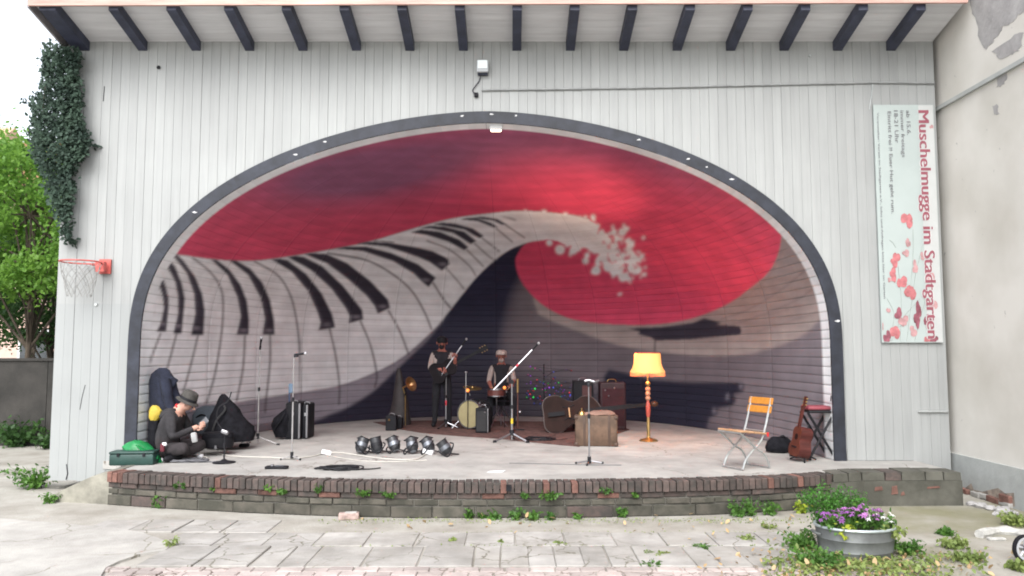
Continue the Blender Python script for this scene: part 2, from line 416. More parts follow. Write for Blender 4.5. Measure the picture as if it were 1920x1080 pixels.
# ================================================================== BANDSTAND
X0, X1, ZT, ZB = -5.89, 5.585, 5.86, .115
AC, AA, AZ, AH, AN, AM = -.343, 4.59, 1.861, 3.045, 1.733, 2.424     # outer edge of the arch trim
def arch(off=0., n=220):
    """outline of the arch, left foot to right foot, moved inwards by off"""
    P = []
    for k in range(7): P.append((-AA, (AZ-S)*k/7-(AZ-S)))
    for k in range(n+1):
        a = math.pi*(1-k/n); ca, sa = math.cos(a), math.sin(a)
        P.append((math.copysign(abs(ca)**(2/AN), ca)*AA, abs(sa)**(2/AM)*AH))
    for k in range(1, 8): P.append((AA, -(AZ-S)*k/7))
    P = [Vector((AC+p[0], 0, AZ+p[1])) for p in P]
    # even resampling
    L = [0.]
    for i in range(1, len(P)): L.append(L[-1]+(P[i]-P[i-1]).length)
    N = n; out = []; j = 0
    for k in range(N+1):
        s = L[-1]*k/N
        while j < len(L)-2 and L[j+1] < s: j += 1
        t = (s-L[j])/max(1e-9, L[j+1]-L[j]); out.append(P[j].lerp(P[j+1], min(1, t)))
    # a light smoothing, then the inward shift along the normal
    for _ in range(6): out = [out[0]]+[(out[i-1]+out[i]*2+out[i+1])/4 for i in range(1, N)]+[out[-1]]
    if off:
        res = []
        for i in range(N+1):
            t = (out[min(i+1, N)]-out[max(i-1, 0)]).normalized(); nrm = Vector((t.z, 0, -t.x))
            res.append(out[i]+nrm*off)
        out = res
        out[0].z = S; out[-1].z = S
    return out
A_OUT = arch(0.); A_IN = arch(.155)
def arch_z(x, prof):
    """height of the arch over x (None outside)"""
    best = None
    for a, b in zip(prof, prof[1:]):
        lo, hi = min(a.x, b.x), max(a.x, b.x)
        if lo <= x <= hi and hi-lo > 1e-6:
            z = a.z+(b.z-a.z)*(x-a.x)/(b.x-a.x); best = z if best is None else max(best, z)
    return best
band = thing('bandstand', 'large white boarded bandstand with a wide arched stage opening and painted shell', 'bandstand', (0, 0, 0))
A_MID = arch(.07)
fac = MB().box(((X0+X1)/2, D+.16, ZT+.05), (X1-X0-.1, .1, .08)).build('facade', M_FAC, band)
nb = 96; bw = (X1-X0)/nb
for i in range(nb):
    xa = X0+i*bw+.0006; xb = X0+(i+1)*bw-.0006
    rr = random.Random(i); dy = rr.uniform(-.003, .003)
    za, zb = arch_z(xa, A_MID), arch_z(xb, A_MID)
    bot = ZB+rr.uniform(-.012, .012) if xa < -4.5 or xa > 5.06 else S+.004
    def z_at(z): return bot if z is None else z
    if za is None and zb is not None: za = bot if xa < 0 else zb
    if zb is None and za is not None: zb = bot if xb > 0 else za
    if za is None: za = zb = bot
    yf = D+dy; yb = D+.03; c = .0024
    # front face with chamfered long edges so that joints read as real grooves
    vs = [(xa, yb, za), (xa, yf+c, za), (xa+c, yf, za), (xb-c, yf, zb), (xb, yf+c, zb), (xb, yb, zb)]
    vs += [(v[0], v[1], ZT+.02) for v in vs]
    mb = MB().add(vs, [(k, k+1, 7+k, 6+k) for k in range(5)]+[(0,5,4,3,2,1), (6,7,8,9,10,11)])
    mb.build('board', M_FAC, fac)
# dark gap behind the boards, framed wall behind (with the arch left open)
mb = MB()
for i in range(60):
    xa = X0+.03+(X1-X0-.06)*i/60; xb = X0+.03+(X1-X0-.06)*(i+1)/60
    zs = [arch_z(x, A_MID) for x in (xa, xb)]
    za, zb = [(z if z is not None else (.14 if xa < 0 else S)) for z in zs]
    if (zs[0] is None) != (zs[1] is None):
        zz = [z for z in zs if z is not None][0]; za = zb = max(zz, 2.2)
    mb.add([(xa, D+.06, za), (xb, D+.06, zb), (xb, D+.06, ZT), (xa, D+.06, ZT)], [(0,1,2,3)])
part('sheathing', mb, MATS['grey_gap_wood'] if 'grey_gap_wood' in MATS else mat('grey_gap_wood', (.16,.16,.16), .9), band)
part('side_wall', MB().box((X0+.04, D+3.6, 3.0), (.08, 7.0, 5.76)), M_FAC, band)
part('side_wall', MB().box((X1-.06, D+3.6, 3.0), (.08, 7.0, 5.76)), M_FAC, band)
part('rear_wall', MB().box(((X0+X1)/2, D+7.12, 3.0), (X1-X0-.3, .08, 5.76)), M_FAC, band)
# navy trim that follows the arch
def sweep(prof_a, prof_b, y0, y1):
    mb = MB(); n = len(prof_a); vs = []
    for a, b in zip(prof_a, prof_b): vs += [(a.x, y1, a.z), (a.x, y0, a.z), (b.x, y0, b.z), (b.x, y1, b.z)]
    fs = []
    for i in range(n-1):
        for k in range(4): fs.append((i*4+k, (i+1)*4+k, (i+1)*4+(k+1) % 4, i*4+(k+1) % 4))
    return mb.add(vs, fs)
# trim in planks butted end to end
step = 10
for i in range(0, len(A_OUT)-1, step*2):
    j = min(i+step*2, len(A_OUT)-1)
    part('arch_trim', sweep(A_OUT[i:j+1], A_IN[i:j+1], D-.028, D+.004-.008), M_TRIM, band, smooth=True)
M_CHIP = mat('bare_wood_chip', (.55,.55,.56), .8, scale=20)
for (px, py) in [(610,266),(867,217),(922,214),(968,217),(1198,262),(1290,298),(1325,313),(1372,336),(555,290),(365,398),(1571,602)]:
    p = aty(px, py, D-.03); mb = MB()
    k = [(p.x+random.uniform(.006,.035)*math.cos(a)*1.3, p.z+random.uniform(.006,.018)*math.sin(a)) for a in [i*math.pi/4 for i in range(8)]]
    mb.add([(q[0], D-.0295, q[1]) for q in k], [tuple(range(8))[::-1]]); part('paint_chip', mb, M_CHIP, band)

# ---------------------------------------------------------------- shell: courses of boards, painted with the mural
YR = D+.30          # rear edge of the white reveal
SH_B = 6.5          # depth of the shell at the floor
# the mural, drawn flat as a picture of pigments, then laid on the boards
MW, MH, MX0, MY0 = 1440, 700, 210, 150
yy, xx = np.mgrid[0:MH, 0:MW].astype(np.float32); xx += MX0; yy += MY0
IMG = np.zeros((MH, MW, 3), np.float32)
def fill(poly):
    """mask of a polygon, row by row"""
    P = np.array(poly, np.float64); m = np.zeros((MH, MW), np.float32); x0, y0 = P[:,0], P[:,1]; x1, y1 = np.roll(x0,-1), np.roll(y0,-1)
    for r in range(max(0, int(y0.min())-MY0), min(MH, int(y0.max())-MY0+2)):
        y = r+MY0+.5; c = (y0 > y) != (y1 > y)
        if not c.any(): continue
        xs = np.sort(x0[c]+(y-y0[c])*(x1[c]-x0[c])/(y1[c]-y0[c]))-MX0
        for a, b in zip(xs[::2], xs[1::2]):
            a_ = max(0., a); b_ = min(float(MW), b)
            if b_ <= a_: continue
            ia, ib = int(a_), int(b_)
            if ia == ib or ib >= MW: m[r, ia:min(ib+1, MW)] = np.maximum(m[r, ia:min(ib+1, MW)], 1.)
            else: m[r, ia] = max(m[r, ia], 1-(a_-ia)); m[r, ia+1:ib] = 1.; m[r, ib] = max(m[r, ib], b_-ib)
    return m
def blur(m, r):
    if r < 1: return m
    for _ in range(3):
        for ax in (0, 1):
            k = np.cumsum(np.concatenate([np.repeat(m.take([0], ax), r+1, ax), m, np.repeat(m.take([-1], ax), r, ax)], ax), ax)
            n = m.shape[ax]; m = (k.take(range(2*r+1, 2*r+1+n), ax)-k.take(range(0, n), ax))/(2*r+1)
    return m
def smooth_poly(pts, n=6):
    P = [Vector((p[0], p[1], 0)) for p in pts]; L = len(P); out = []
    for i in range(L):
        a, b, c, d = P[i-1], P[i], P[(i+1) % L], P[(i+2) % L]
        for k in range(n):
            t = k/n; q = .5*((2*b)+(c-a)*t+(2*a-5*b+4*c-d)*t*t+(3*b-a-3*c+d)*t**3); out.append((q.x, q.y))
    return out
def sp(pts, n=6): return [(q.x, q.y) for q in bez([(p[0], p[1], 0) for p in pts], n)]
def lay_paint(m, col): IMG[:] = IMG*(1-m[..., None])+np.array(col, np.float32)*m[..., None]
def stroke(pts, w0, w1=None, soft=1, col=(.045,.04,.05), al=1.):
    w1 = w0 if w1 is None else w1; P = sp(pts, 8); L = []; Rr = []
    for i, p in enumerate(P):
        a = P[max(i-1, 0)]; b = P[min(i+1, len(P)-1)]; dx, dy = b[0]-a[0], b[1]-a[1]; l = math.hypot(dx, dy) or 1; ww = (w0+(w1-w0)*i/len(P))/2
        L.append((p[0]-dy/l*ww, p[1]+dx/l*ww)); Rr.append((p[0]+dy/l*ww, p[1]-dx/l*ww))
    lay_paint(blur(fill(L+Rr[::-1]), soft)*al, col)
C_RED, C_WHITE, C_NAVY, C_GREY, C_MAUVE, C_BEIGE = (.66,.074,.150), (.82,.84,.86), (.027,.027,.054), (.29,.27,.31), (.165,.142,.160), (.43,.375,.35)
top = sp([(190,470),(270,474),(333,478),(400,487),(470,490),(540,482),(640,465),(700,452),(780,428),(850,410),(925,400),(967,396),(1008,397),(1050,401),(1080,405),(1108,412)])
under = sp([(1025,450),(988,456),(946,475),(896,518),(842,585),(816,617),(761,667),(707,698),(637,724),(563,737),(446,755),(372,759),(290,765),(190,770)])
circ = sp([(1030,446),(990,455),(971,477),(967,493),(975,522),(996,552),(1025,577),(1067,597),(1117,606),(1175,609.5),(1237,608),(1300,597),(1362,572),(1404,543),(1442,510),(1460,474),(1466,443),(1472,415),(1500,360)])
IMG[:] = np.array(C_MAUVE, np.float32)
# lighter blotch of the wall on the far right
lay_paint(np.clip((xx-1330)/250, 0, 1)*.75, (.25,.235,.26))
# curling keyboard underside on the right: beige band
band_low = sp([(1010,590),(1060,612),(1158,647),(1237,660),(1321,668),(1404,664),(1467,647),(1508,627),(1540,597),(1600,520)])
lay_paint(blur(fill([(1000,560)]+band_low+[(1660,300),(1480,300)]), 2)*.80, C_BEIGE)
lay_paint(blur(fill([(1000,560)]+sp([(1040,596),(1158,628),(1240,640),(1321,645),(1404,636),(1480,610),(1545,555),(1600,470)])+[(1660,300),(1480,300)]), 7)*.5, (.27,.22,.215))
for (a, al) in (([(1467,470),(1440,520),(1390,565)], .4), ([(1512,505),(1470,540),(1405,580),(1350,600)], .5), ([(1528,540),(1490,565),(1425,592),(1385,604)], .45), ([(1540,585),(1490,600),(1420,622)], .35), ([(1480,580),(1420,596),(1370,610)], .3)):
    stroke(a, 4, 2, 1, (.14,.12,.13), al)
lay_paint(blur(fill([(1470,440),(1462,474),(1440,520),(1380,575),(1440,560),(1500,500),(1520,430),(1500,380)]), 8)*.6, (.27,.255,.275))
# the hollow of the wave: near-black navy fading out to the right
nav = blur(fill([(430,850),(590,792),(650,760),(700,715),(770,640),(816,600),(860,540),(946,465),(1000,440),(985,500),(955,560),(938,640),(930,740),(925,850)]), 14)
lay_paint(np.clip(nav*1.35, 0, 1), C_NAVY)
lay_paint(blur(fill([(720,700),(820,660),(930,690),(1160,745),(1280,770),(1420,850),(560,850),(600,780)]), 16)*.8, (.030,.028,.045))
# red sky and sun
lay_paint(blur(fill(top+circ+[(1700,330),(1700,100),(100,100),(100,470)]), 1), C_RED)
e = lambda cx, cy, rx, ry, a=0.: np.exp(-((((xx-cx)*math.cos(a)+(yy-cy)*math.sin(a))/rx)**2+((-(xx-cx)*math.sin(a)+(yy-cy)*math.cos(a))/ry)**2))
purple_smear = np.clip(e(640,335,190,52,-.12)*1.0+e(830,290,230,62,-.1)*.75+e(1080,268,230,48,.15)*.55+e(1270,320,110,40,.5)*.4, 0, 1)  # soft purple smear across the upper red
redm = blur(fill(top+circ+[(1700,330),(1700,100),(100,100),(100,470)]), 1)
lay_paint(purple_smear*redm*.80, (.175,.098,.185))
# white keyboard that breaks like a wave
crest = [(1104,412),(1126,424),(1116,436),(1124,446),(1104,450),(1096,458),(1075,455),(1060,460),(1045,452),(1025,450)]
wave = np.clip(blur(fill(top+crest+under[2:]), 1), 0, 1)
rs = random.Random(5)
drops = np.zeros_like(wave)
for k in range(330):
    t = rs.random()**.8; cx = 1050+150*t+rs.gauss(0, 10); cy = 425+72*t**1.15+rs.gauss(0, 15+9*t)+6*(1-t)
    if cy < 400+.12*(cx-1040): continue
    r = rs.uniform(2.2, 6.5)*(1.05-.4*t); aa_ = rs.uniform(0, 3); ca_, sa_ = math.cos(aa_), math.sin(aa_); q_ = rs.uniform(.5, 1)
    drops = np.maximum(drops, fill([(cx+r*(u_*ca_-v_*q_*sa_), cy+r*(u_*sa_+v_*q_*ca_)) for u_, v_ in ((-1,-1),(1,-.7),(.8,1),(-.9,.8))]))
for (cx, cy, r) in [(1112,407,5),(1167,435,7),(1182,459,7),(1187,482,6),(1196,508,6),(1168,520,8),(1118,507,8),(1098,489,6),(1050,468,9),(1030,455,6),(1140,500,9),(1152,508,9),(1205,515,3),(1075,470,7),(1060,404,6),(985,398,5),(1020,399,6)]:
    drops = np.maximum(drops, np.clip(r-np.hypot(xx-cx, yy-cy), 0, 1))
foam = np.maximum(wave, np.clip(blur(drops, 2)*1.25, 0, 1))
lay_paint(foam, C_WHITE)
# shaded fascia of the keyboard
low = sp([(190,800),(440,800),(520,793),(587,789),(621,776),(648,766),(696,737),(730,706),(770,668)])
lay_paint(blur(fill([(842,590)]+under[under.index(min(under, key=lambda p: abs(p[0]-816))):]+low+[(800,640)]), 2), C_GREY)
# black keys
KEYS = [
 [(303.3,517.8),(297.8,531),(305.6,555.6),(307.8,577.8),(302,606.7),(294.4,622),(312,622),(316.7,577.8),(316.7,560),(310,533)],
 [(318.9,488.9),(312.9,497.8),(328.9,528.9),(334.4,555.6),(334.4,588.9),(330,608.9),(325.6,625.6),(341,625.6),(345.6,577.8),(347,560),(341,531),(328.9,500)],
 [(328.9,474.4),(324.4,478.9),(351,513),(364.4,551),(366.7,588.9),(362,613),(358.9,628.9),(382,628.9),(384.4,582),(380,553),(366.7,520),(344.4,488.9)],
 [(395.6,486.4),(426.7,515.6),(446.2,558.4),(452,593.4),(448.9,609),(444.2,628.4),(466.8,628.4),(467.6,601),(463.7,566),(452,535),(430.6,505.9),(407,487.6)],
 [(430.6,489),(465.6,515.6),(489,558.4),(497.5,597.3),(492.9,628.4),(515.4,628.4),(514.3,601),(506.5,562),(492.9,531),(469.5,503.9),(442.3,488.4)],
 [(508.4,486.4),(547.3,509.8),(578.4,546.7),(595.9,585.6),(601.8,605),(597.9,619.9),(629,614.8),(623.2,589.5),(603.7,550.6),(574.5,513.7),(539.5,488.4),(524,485.3)],
 [(539.5,482.5),(582.3,505.9),(621.2,540.9),(648.5,577.8),(656.2,593.4),(654.3,607),(681.5,599.2),(679.6,581.7),(644.6,537),(605.7,500),(570.7,482.5),(555,479.8)],
 [(570.7,476.7),(613.4,494.2),(652.3,523.4),(687.3,554.5),(702.9,574),(708.7,588.7),(732,577.8),(728.2,562.3),(695,527.3),(652.3,494.2),(613.4,476.7),(586.2,474.8)],
 [(629,467),(679.6,470.9),(737.9,490.3),(776.8,513.7),(792.4,529.2),(804,539),(817.7,521.4),(784.6,496),(734,474.8),(687.3,463),(648.5,463)],
 [(667.9,457.2),(726.3,463),(784.6,482.5),(806,492),(829,508),(844,495),(839.6,485),(812.5,471.7),(784.6,465),(726,455),(690,454)],
 [(770,436),(800,441),(842,454),(871,470),(879,464),(862,450),(825,435),(790,431)],
 [(785,429),(808,429),(850,437),(883,458),(894,452.5),(871,435),(833,425),(805,424)],
 [(812,421),(833,424),(871,431),(900,447.5),(907.5,443),(887.5,429),(854,420),(830,418)],
 [(862,412),(896,415),(925,426.7),(935,427.5),(921,418),(893,409),(876,409)],
 [(887,409.5),(925,414),(942,422.5),(951,421.5),(933,411),(904,406.5)],
]
C_KEY = (.042,.038,.055)
for i, k in enumerate(KEYS):
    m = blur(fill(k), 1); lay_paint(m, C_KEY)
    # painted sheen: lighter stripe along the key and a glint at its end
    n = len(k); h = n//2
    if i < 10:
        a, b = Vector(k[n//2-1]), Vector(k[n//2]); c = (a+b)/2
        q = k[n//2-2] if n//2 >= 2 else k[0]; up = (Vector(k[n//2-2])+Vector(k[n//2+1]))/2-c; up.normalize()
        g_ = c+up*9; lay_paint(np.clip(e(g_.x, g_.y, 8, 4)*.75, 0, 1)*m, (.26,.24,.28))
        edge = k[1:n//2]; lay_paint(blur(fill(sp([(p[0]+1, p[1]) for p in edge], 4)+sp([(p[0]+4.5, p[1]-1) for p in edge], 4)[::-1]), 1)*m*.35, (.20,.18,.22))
    if i == 15: break
lay_paint(blur(fill([(937,405),(960,408),(971,413),(965,415),(950,410)]), 1)*.5, C_KEY)
LINES = [
 [(287.8,558.9),(286.7,584.4),(278.9,613)], [(302,624.5),(277,690.7),(262,735)], [(332,624.5),(314,690.7),(296,745)], [(372,628.4),(356.7,690.7),(343,739),(338,758)],
 [(360.6,482.5),(395.6,511.7),(415,542.8),(418.9,577.8),(415,632),(403.4,702),(387.8,756.8)], [(460,628.4),(456,690.7),(444,753)], [(506.9,626.5),(506.5,682.9),(498.7,756.8),(498,775)],
 [(477,490.3),(520,515.6),(543.4,550.6),(555,593.4),(562,651.8),(563.6,737)], [(618,614.8),(629,663.4),(636.8,721.8),(636,760)], [(675.7,601),(695,647.9),(706.8,702),(703,728)],
 [(613.4,474.8),(687.3,488.4),(737.9,515.6),(772.9,546.7),(796.3,585.6),(809.9,618.7)], [(728.2,581.7),(749.6,620.6),(767,665.4)], [(812,530),(831,560),(846,579)],
 [(836,502),(858,526.7),(871,543)], [(800,451.7),(842,468),(879,497.5),(893,518)], [(875,468),(896,489),(908,501.7)], [(890,457),(917,481),(929,489)], [(904,446.5),(937.5,472.5)], [(930,428),(962,455)], [(948,422),(985,447)], [(700,452),(740,455)]]
for i, l in enumerate(LINES): stroke(l, 3.0 if i < 13 else 2.2, None, 1, (.07,.06,.07), .95)
# keys of the curled end on the right
lay_paint(blur(fill([(1177,616),(1240,614),(1300,606),(1321,597),(1354,606),(1342,609),(1387,612),(1391,620),(1388,628),(1354,631),(1292,637),(1229,639),(1221,633),(1196,627),(1200,622)]), 1), C_KEY)
stroke([(1229,638),(1228,664)], 2.5, None, 1, (.07,.06,.07))
lay_paint(blur(fill([(1133,706),(1142,693),(1175,700),(1217,712),(1292,718),(1392,718),(1396,724),(1393,736),(1376,739),(1381,752),(1372,762),(1346,766),(1345,778),(1330,784),(1318,840),(1120,840)]), 2), (.024,.024,.042))
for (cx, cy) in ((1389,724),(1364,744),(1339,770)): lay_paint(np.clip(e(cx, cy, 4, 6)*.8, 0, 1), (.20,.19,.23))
# pale grime
IMG *= (1+.05*np.sin(yy/2.7+np.sin(xx/90)*2))[..., None].clip(.93, 1.05)
def mural(P):
    """pigment at points of the shell (n,3)"""
    z = P[:,2]-CAM_Z; d = P[:,1]*CP+z*SP
    u = 960+P[:,0]/d*FPX-MX0; v = 540-(-P[:,1]*SP+z*CP)/d*FPX-MY0
    u = np.clip(u, 0, MW-1.01); v = np.clip(v, 0, MH-1.01); iu = u.astype(int); iv = v.astype(int); fu = (u-iu)[:,None]; fv = (v-iv)[:,None]
    return (IMG[iv,iu]*(1-fu)+IMG[iv,iu+1]*fu)*(1-fv)+(IMG[iv+1,iu]*(1-fu)+IMG[iv+1,iu+1]*fu)*fv

m = bpy.data.materials.new('painted_shell_boards'); m.use_nodes = True
n = m.node_tree; b = n.nodes['Principled BSDF']; b.inputs['Roughness'].default_value = .55; b.inputs['Specular IOR Level'].default_value = .25
va = n.nodes.new('ShaderNodeVertexColor'); va.layer_name = 'paint'
gp = n.nodes.new('ShaderNodeNewGeometry'); nz = n.nodes.new('ShaderNodeTexNoise'); nz.inputs['Scale'].default_value = 2.2; nz.inputs['Detail'].default_value = 7
n.links.new(gp.outputs['Position'], nz.inputs[0])
mr = n.nodes.new('ShaderNodeMapRange'); mr.inputs[1].default_value = .3; mr.inputs[2].default_value = .7; mr.inputs[3].default_value = .86; mr.inputs[4].default_value = 1.08
n.links.new(nz.outputs[0], mr.inputs[0])
oi = n.nodes.new('ShaderNodeObjectInfo'); m3 = n.nodes.new('ShaderNodeMapRange'); m3.inputs[3].default_value = .95; m3.inputs[4].default_value = 1.04
n.links.new(oi.outputs['Random'], m3.inputs[0]); mm = n.nodes.new('ShaderNodeMath'); mm.operation = 'MULTIPLY'; n.links.new(mr.outputs[0], mm.inputs[0]); n.links.new(m3.outputs[0], mm.inputs[1])
hv = n.nodes.new('ShaderNodeHueSaturation'); n.links.new(mm.outputs[0], hv.inputs['Value']); n.links.new(va.outputs[0], hv.inputs['Color']); n.links.new(hv.outputs[0], b.inputs['Base Color'])
bp = n.nodes.new('ShaderNodeBump'); bp.inputs['Strength'].default_value = .1; n.links.new(nz.outputs[0], bp.inputs['Height']); n.links.new(bp.outputs[0], b.inputs['Normal'])
M_SHELL = m
shell = thing('shell', None, None); shell.parent = band
half = len(A_IN)//2
apex = max(range(len(A_IN)), key=lambda i: A_IN[i].z)
Lf = A_IN[:apex+1]; zl = np.array([p.z for p in Lf]); xl = np.array([p.x for p in Lf])
arc = np.concatenate([[0], np.cumsum(np.hypot(np.diff(xl), np.diff(zl)))])
Rt = A_IN[apex:][::-1]; zr = np.array([p.z for p in Rt]); xr = np.array([p.x for p in Rt])
NC = 62; NT = 520; NRV = 4
th = np.linspace(0, math.pi, NT+1)
# slim joints between panels: pairs of columns close together at each seam
seams = np.linspace(0, math.pi, 15)[1:-1]
for s_ in seams:
    i = int(round(s_/math.pi*NT)); th[i] = s_; th[i-1] = s_-.0016; th[i+1] = s_+.0016
is_seam = np.zeros(NT+1, bool)
for s_ in seams: is_seam[int(round(s_/math.pi*NT))] = True
EX = 2.25
ct, st_ = np.cos(th), np.sin(th)
plx = -np.sign(ct)*np.abs(ct)**(2/EX); ply = np.abs(st_)**(2/EX)
wa = (xr[0]-xl[0])/2
def ring(s, inset):
    """points of one level of the shell: left reveal, curve, right reveal; inset sinks the joint into the wall"""
    z = np.interp(s, arc, zl); xL = np.interp(s, arc, xl); xR = np.interp(z, zr, xr)
    if s >= arc[-1]-1e-4: xL = xR = xl[-1]; z = zl[-1]
    wv = max((xR-xL)/2, 1e-4); xc = (xL+xR)/2; bd = SH_B*max(wv/wa, 1e-4)**.92
    ins = np.where(is_seam, .004, 0)+inset
    X = xc+plx*(wv+ins*np.abs(plx)); Y = YR+ply*(bd+ins); Z = np.full(NT+1, z)
    return X, Y, Z
courses = np.linspace(0, arc[-1], NC+1)
for c_ in range(NC):
    s0, s1 = courses[c_], courses[c_+1]; dz = s1-s0
    lv = [(s0, .009), (s0+.009, 0)]+[(s0+.009+(dz-.009)*k/5, 0) for k in range(1, 5)]+[(s1, .002)]
    rows_ = []
    for (s, ins) in lv:
        X, Y, Z = ring(s, ins)
        yv = np.linspace(D+.0, YR, NRV+1)[:-1]
        xs = np.concatenate([np.full(NRV, X[0]), X, np.full(NRV, X[-1])]); ys = np.concatenate([yv, Y, yv[::-1]]); zs = np.concatenate([np.full(NRV, Z[0]), Z, np.full(NRV, Z[0])])
        rows_.append(np.stack([xs, ys, zs], 1))
    V = np.concatenate(rows_); W = NT+1+2*NRV; Rn = len(lv)
    i = np.arange(W-1)[None,:]+np.arange(Rn-1)[:,None]*W
    F = np.stack([i, i+W, i+W+1, i+1], -1).reshape(-1, 4)
    # drop what lies off the axis of the reveal under the crown (none), keep quads
    me = bpy.data.meshes.new('shell_board'); me.vertices.add(len(V)); me.vertices.foreach_set('co', V.astype(np.float32).ravel())
    me.loops.add(F.size); me.loops.foreach_set('vertex_index', F.astype(np.int32).ravel())
    me.polygons.add(len(F)); me.polygons.foreach_set('loop_start', np.arange(0, F.size, 4, dtype=np.int32))
    me.polygons.foreach_set('use_smooth', [True]*len(F)); me.update(calc_edges=True)
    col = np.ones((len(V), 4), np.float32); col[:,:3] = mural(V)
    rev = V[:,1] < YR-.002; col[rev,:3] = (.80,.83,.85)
    se = np.tile(np.concatenate([np.zeros(NRV, bool), is_seam, np.zeros(NRV, bool)]), Rn); col[se,:3] *= .62
    at_ = me.color_attributes.new('paint', 'FLOAT_COLOR', 'POINT'); at_.data.foreach_set('color', col.ravel())
    me.materials.append(M_SHELL)
    o = bpy.data.objects.new('shell_board', me); C.objects.link(o); o.parent = shell

# ---------------------------------------------------------------- roof overhang
roof = thing('roof', None, None); roof.parent = band
SL = .253; YF = 9.33
def sz(y, h=0.): return ZT-.004+SL*(D-y)+h
ns = 7; bwid = (D+.10-YF)/ns
for i in range(ns):
    y0, y1 = YF+i*bwid+.002, YF+(i+1)*bwid-.002
    vs = [(X0-.02,y0,sz(y0)),(X1-.005,y0,sz(y0)),(X1-.005,y1,sz(y1)),(X0-.02,y1,sz(y1))]; vs += [(v[0],v[1],v[2]+.02) for v in vs]
    part('soffit_board', MB().add(vs, [(0,3,2,1),(4,5,6,7),(0,1,5,4),(1,2,6,5),(2,3,7,6),(3,0,4,7)]), M_SOFF, roof)
for i in range(16):
    x = -5.60+.708*i; hw = .058; hh = .125; y0, y1 = YF+.02, D-.004
    if i == 0: x -= .1; hw = .1
    zf = lambda y: sz(y, -.003)
    vs = [(x-hw,y0,zf(y0)-hh),(x+hw,y0,zf(y0)-hh),(x+hw,y1,zf(y1)-hh),(x-hw,y1,zf(y1)-hh),(x-hw,y0,zf(y0)),(x+hw,y0,zf(y0)),(x+hw,y1,zf(y1)),(x-hw,y1,zf(y1))]
    part('rafter', MB().add(vs, [(0,3,2,1),(4,5,6,7),(0,1,5,4),(1,2,6,5),(2,3,7,6),(3,0,4,7)]), M_NAVY, roof)
zf0 = sz(YF)
part('fascia', MB().box(((X0+X1)/2-.02, YF-.02, zf0+.05), (X1-X0-.0, .035, .26), (0, R(-.18), 0)), M_FASC, roof)
part('bargeboard', MB().add([(X0-.05,YF,zf0-.10),(X0-.025,YF,zf0-.10),(X0-.025,D+.1,sz(D+.1)-.10),(X0-.05,D+.1,sz(D+.1)-.10),(X0-.05,YF,zf0+.12),(X0-.025,YF,zf0+.12),(X0-.025,D+.1,sz(D+.1)+.12),(X0-.05,D+.1,sz(D+.1)+.12)], [(0,3,2,1),(4,5,6,7),(0,1,5,4),(1,2,6,5),(2,3,7,6),(3,0,4,7)]), mat('grey_bargeboard', (.30,.28,.29), .7, scale=4), roof)
part('roof_deck', MB().add([(X0-.06,YF-.04,zf0+.16),(X1,YF-.04,zf0+.16),(X1,D+7.2,zf0+.10),(X0-.06,D+7.2,zf0+.10),(X0-.06,YF-.04,zf0+.2),(X1,YF-.04,zf0+.2),(X1,D+7.2,zf0+.14),(X0-.06,D+7.2,zf0+.14)], [(0,3,2,1),(4,5,6,7),(0,1,5,4),(1,2,6,5),(2,3,7,6),(3,0,4,7)]), mat('roof_felt', (.08,.08,.08), .9), roof)
# small fittings seen on the boards
part('knot_hole', MB().lathe([(.0,0),(.022,0),(.026,-.012),(.0,-.012)], 10, (aty(298,127,D).x, D-.003, aty(298,127,D).z), Euler((R(-90),0,0)).to_matrix()), M_BLACK, band)
part('bolt', MB().lathe([(.0,-.02),(.018,-.02),(.024,-.006),(.03,0)], 10, (aty(181,571,D).x, D-.001, aty(181,571,D).z), Euler((R(-90),0,0)).to_matrix()), M_STEEL, band)
part('bolt', MB().lathe([(.0,-.02),(.012,-.02),(.016,0)], 8, (aty(1518,105,D).x, D-.001, aty(1518,105,D).z), Euler((R(-90),0,0)).to_matrix()), M_STEEL, band)
for (pl, r) in (([(160,722),(154,745),(150,768)], .004), ([(196,162),(194,190)], .005), ([(125,870),(127,888),(124,899)], .006), ([(1558,742),(1557,752)],.006)):
    part('scratch', MB().tube([(aty(x, y, D).x, D-.003, aty(x, y, D).z) for x, y in pl], r, 5), M_BLACK, band)

# ================================================================== STAGE
stage = thing('stage', 'raised concrete stage with a brick edged curved front', 'stage', (0, 0, 0))
fe = [at(x, y, S) for x, y in [(200,886),(270,890),(350,894),(480,899),(640,904),(800,906),(950,906),(1120,905),(1300,902),(1440,897.5),(1560,891)]]
fe = bez([(p.x, p.y, 0) for p in fe], 10)
# resample the edge evenly
def resample(P, step):
    L = [0]
    for a, b in zip(P, P[1:]): L.append(L[-1]+(b-a).length)
    n = max(1, int(round(L[-1]/step))); out = []; j = 0
    for k in range(n+1):
        s = L[-1]*k/n
        while j < len(L)-2 and L[j+1] < s: j += 1
        out.append(P[j].lerp(P[j+1], min(1, (s-L[j])/max(1e-9, L[j+1]-L[j]))))
    return out
edge = resample(fe, .076)
XR, YRW = 5.16, 9.16     # right low wall: its right end and its face
lip = fe[-1]
rimw = .235
inner = []
for i, p in enumerate(edge):
    t = (edge[min(i+1, len(edge)-1)]-edge[max(i-1, 0)]).normalized(); inner.append(p+Vector((-t.y, t.x, 0))*rimw)
# concrete floor: up to the bricks in front, into the shell behind
fl = [(p.x, p.y) for p in inner]+[(lip.x+.35, YRW+.2),(XR-.02, YRW+.2),(XR-.02, D-.004),(4.6, D-.004),(4.6, D+6.9),(-5.2, D+6.9),(-5.2, D-.004),(-5.0, D-.06),(inner[0].x, inner[0].y+.3)]
part('floor', MB().prism(fl, S-.1, S), M_CONC, stage)
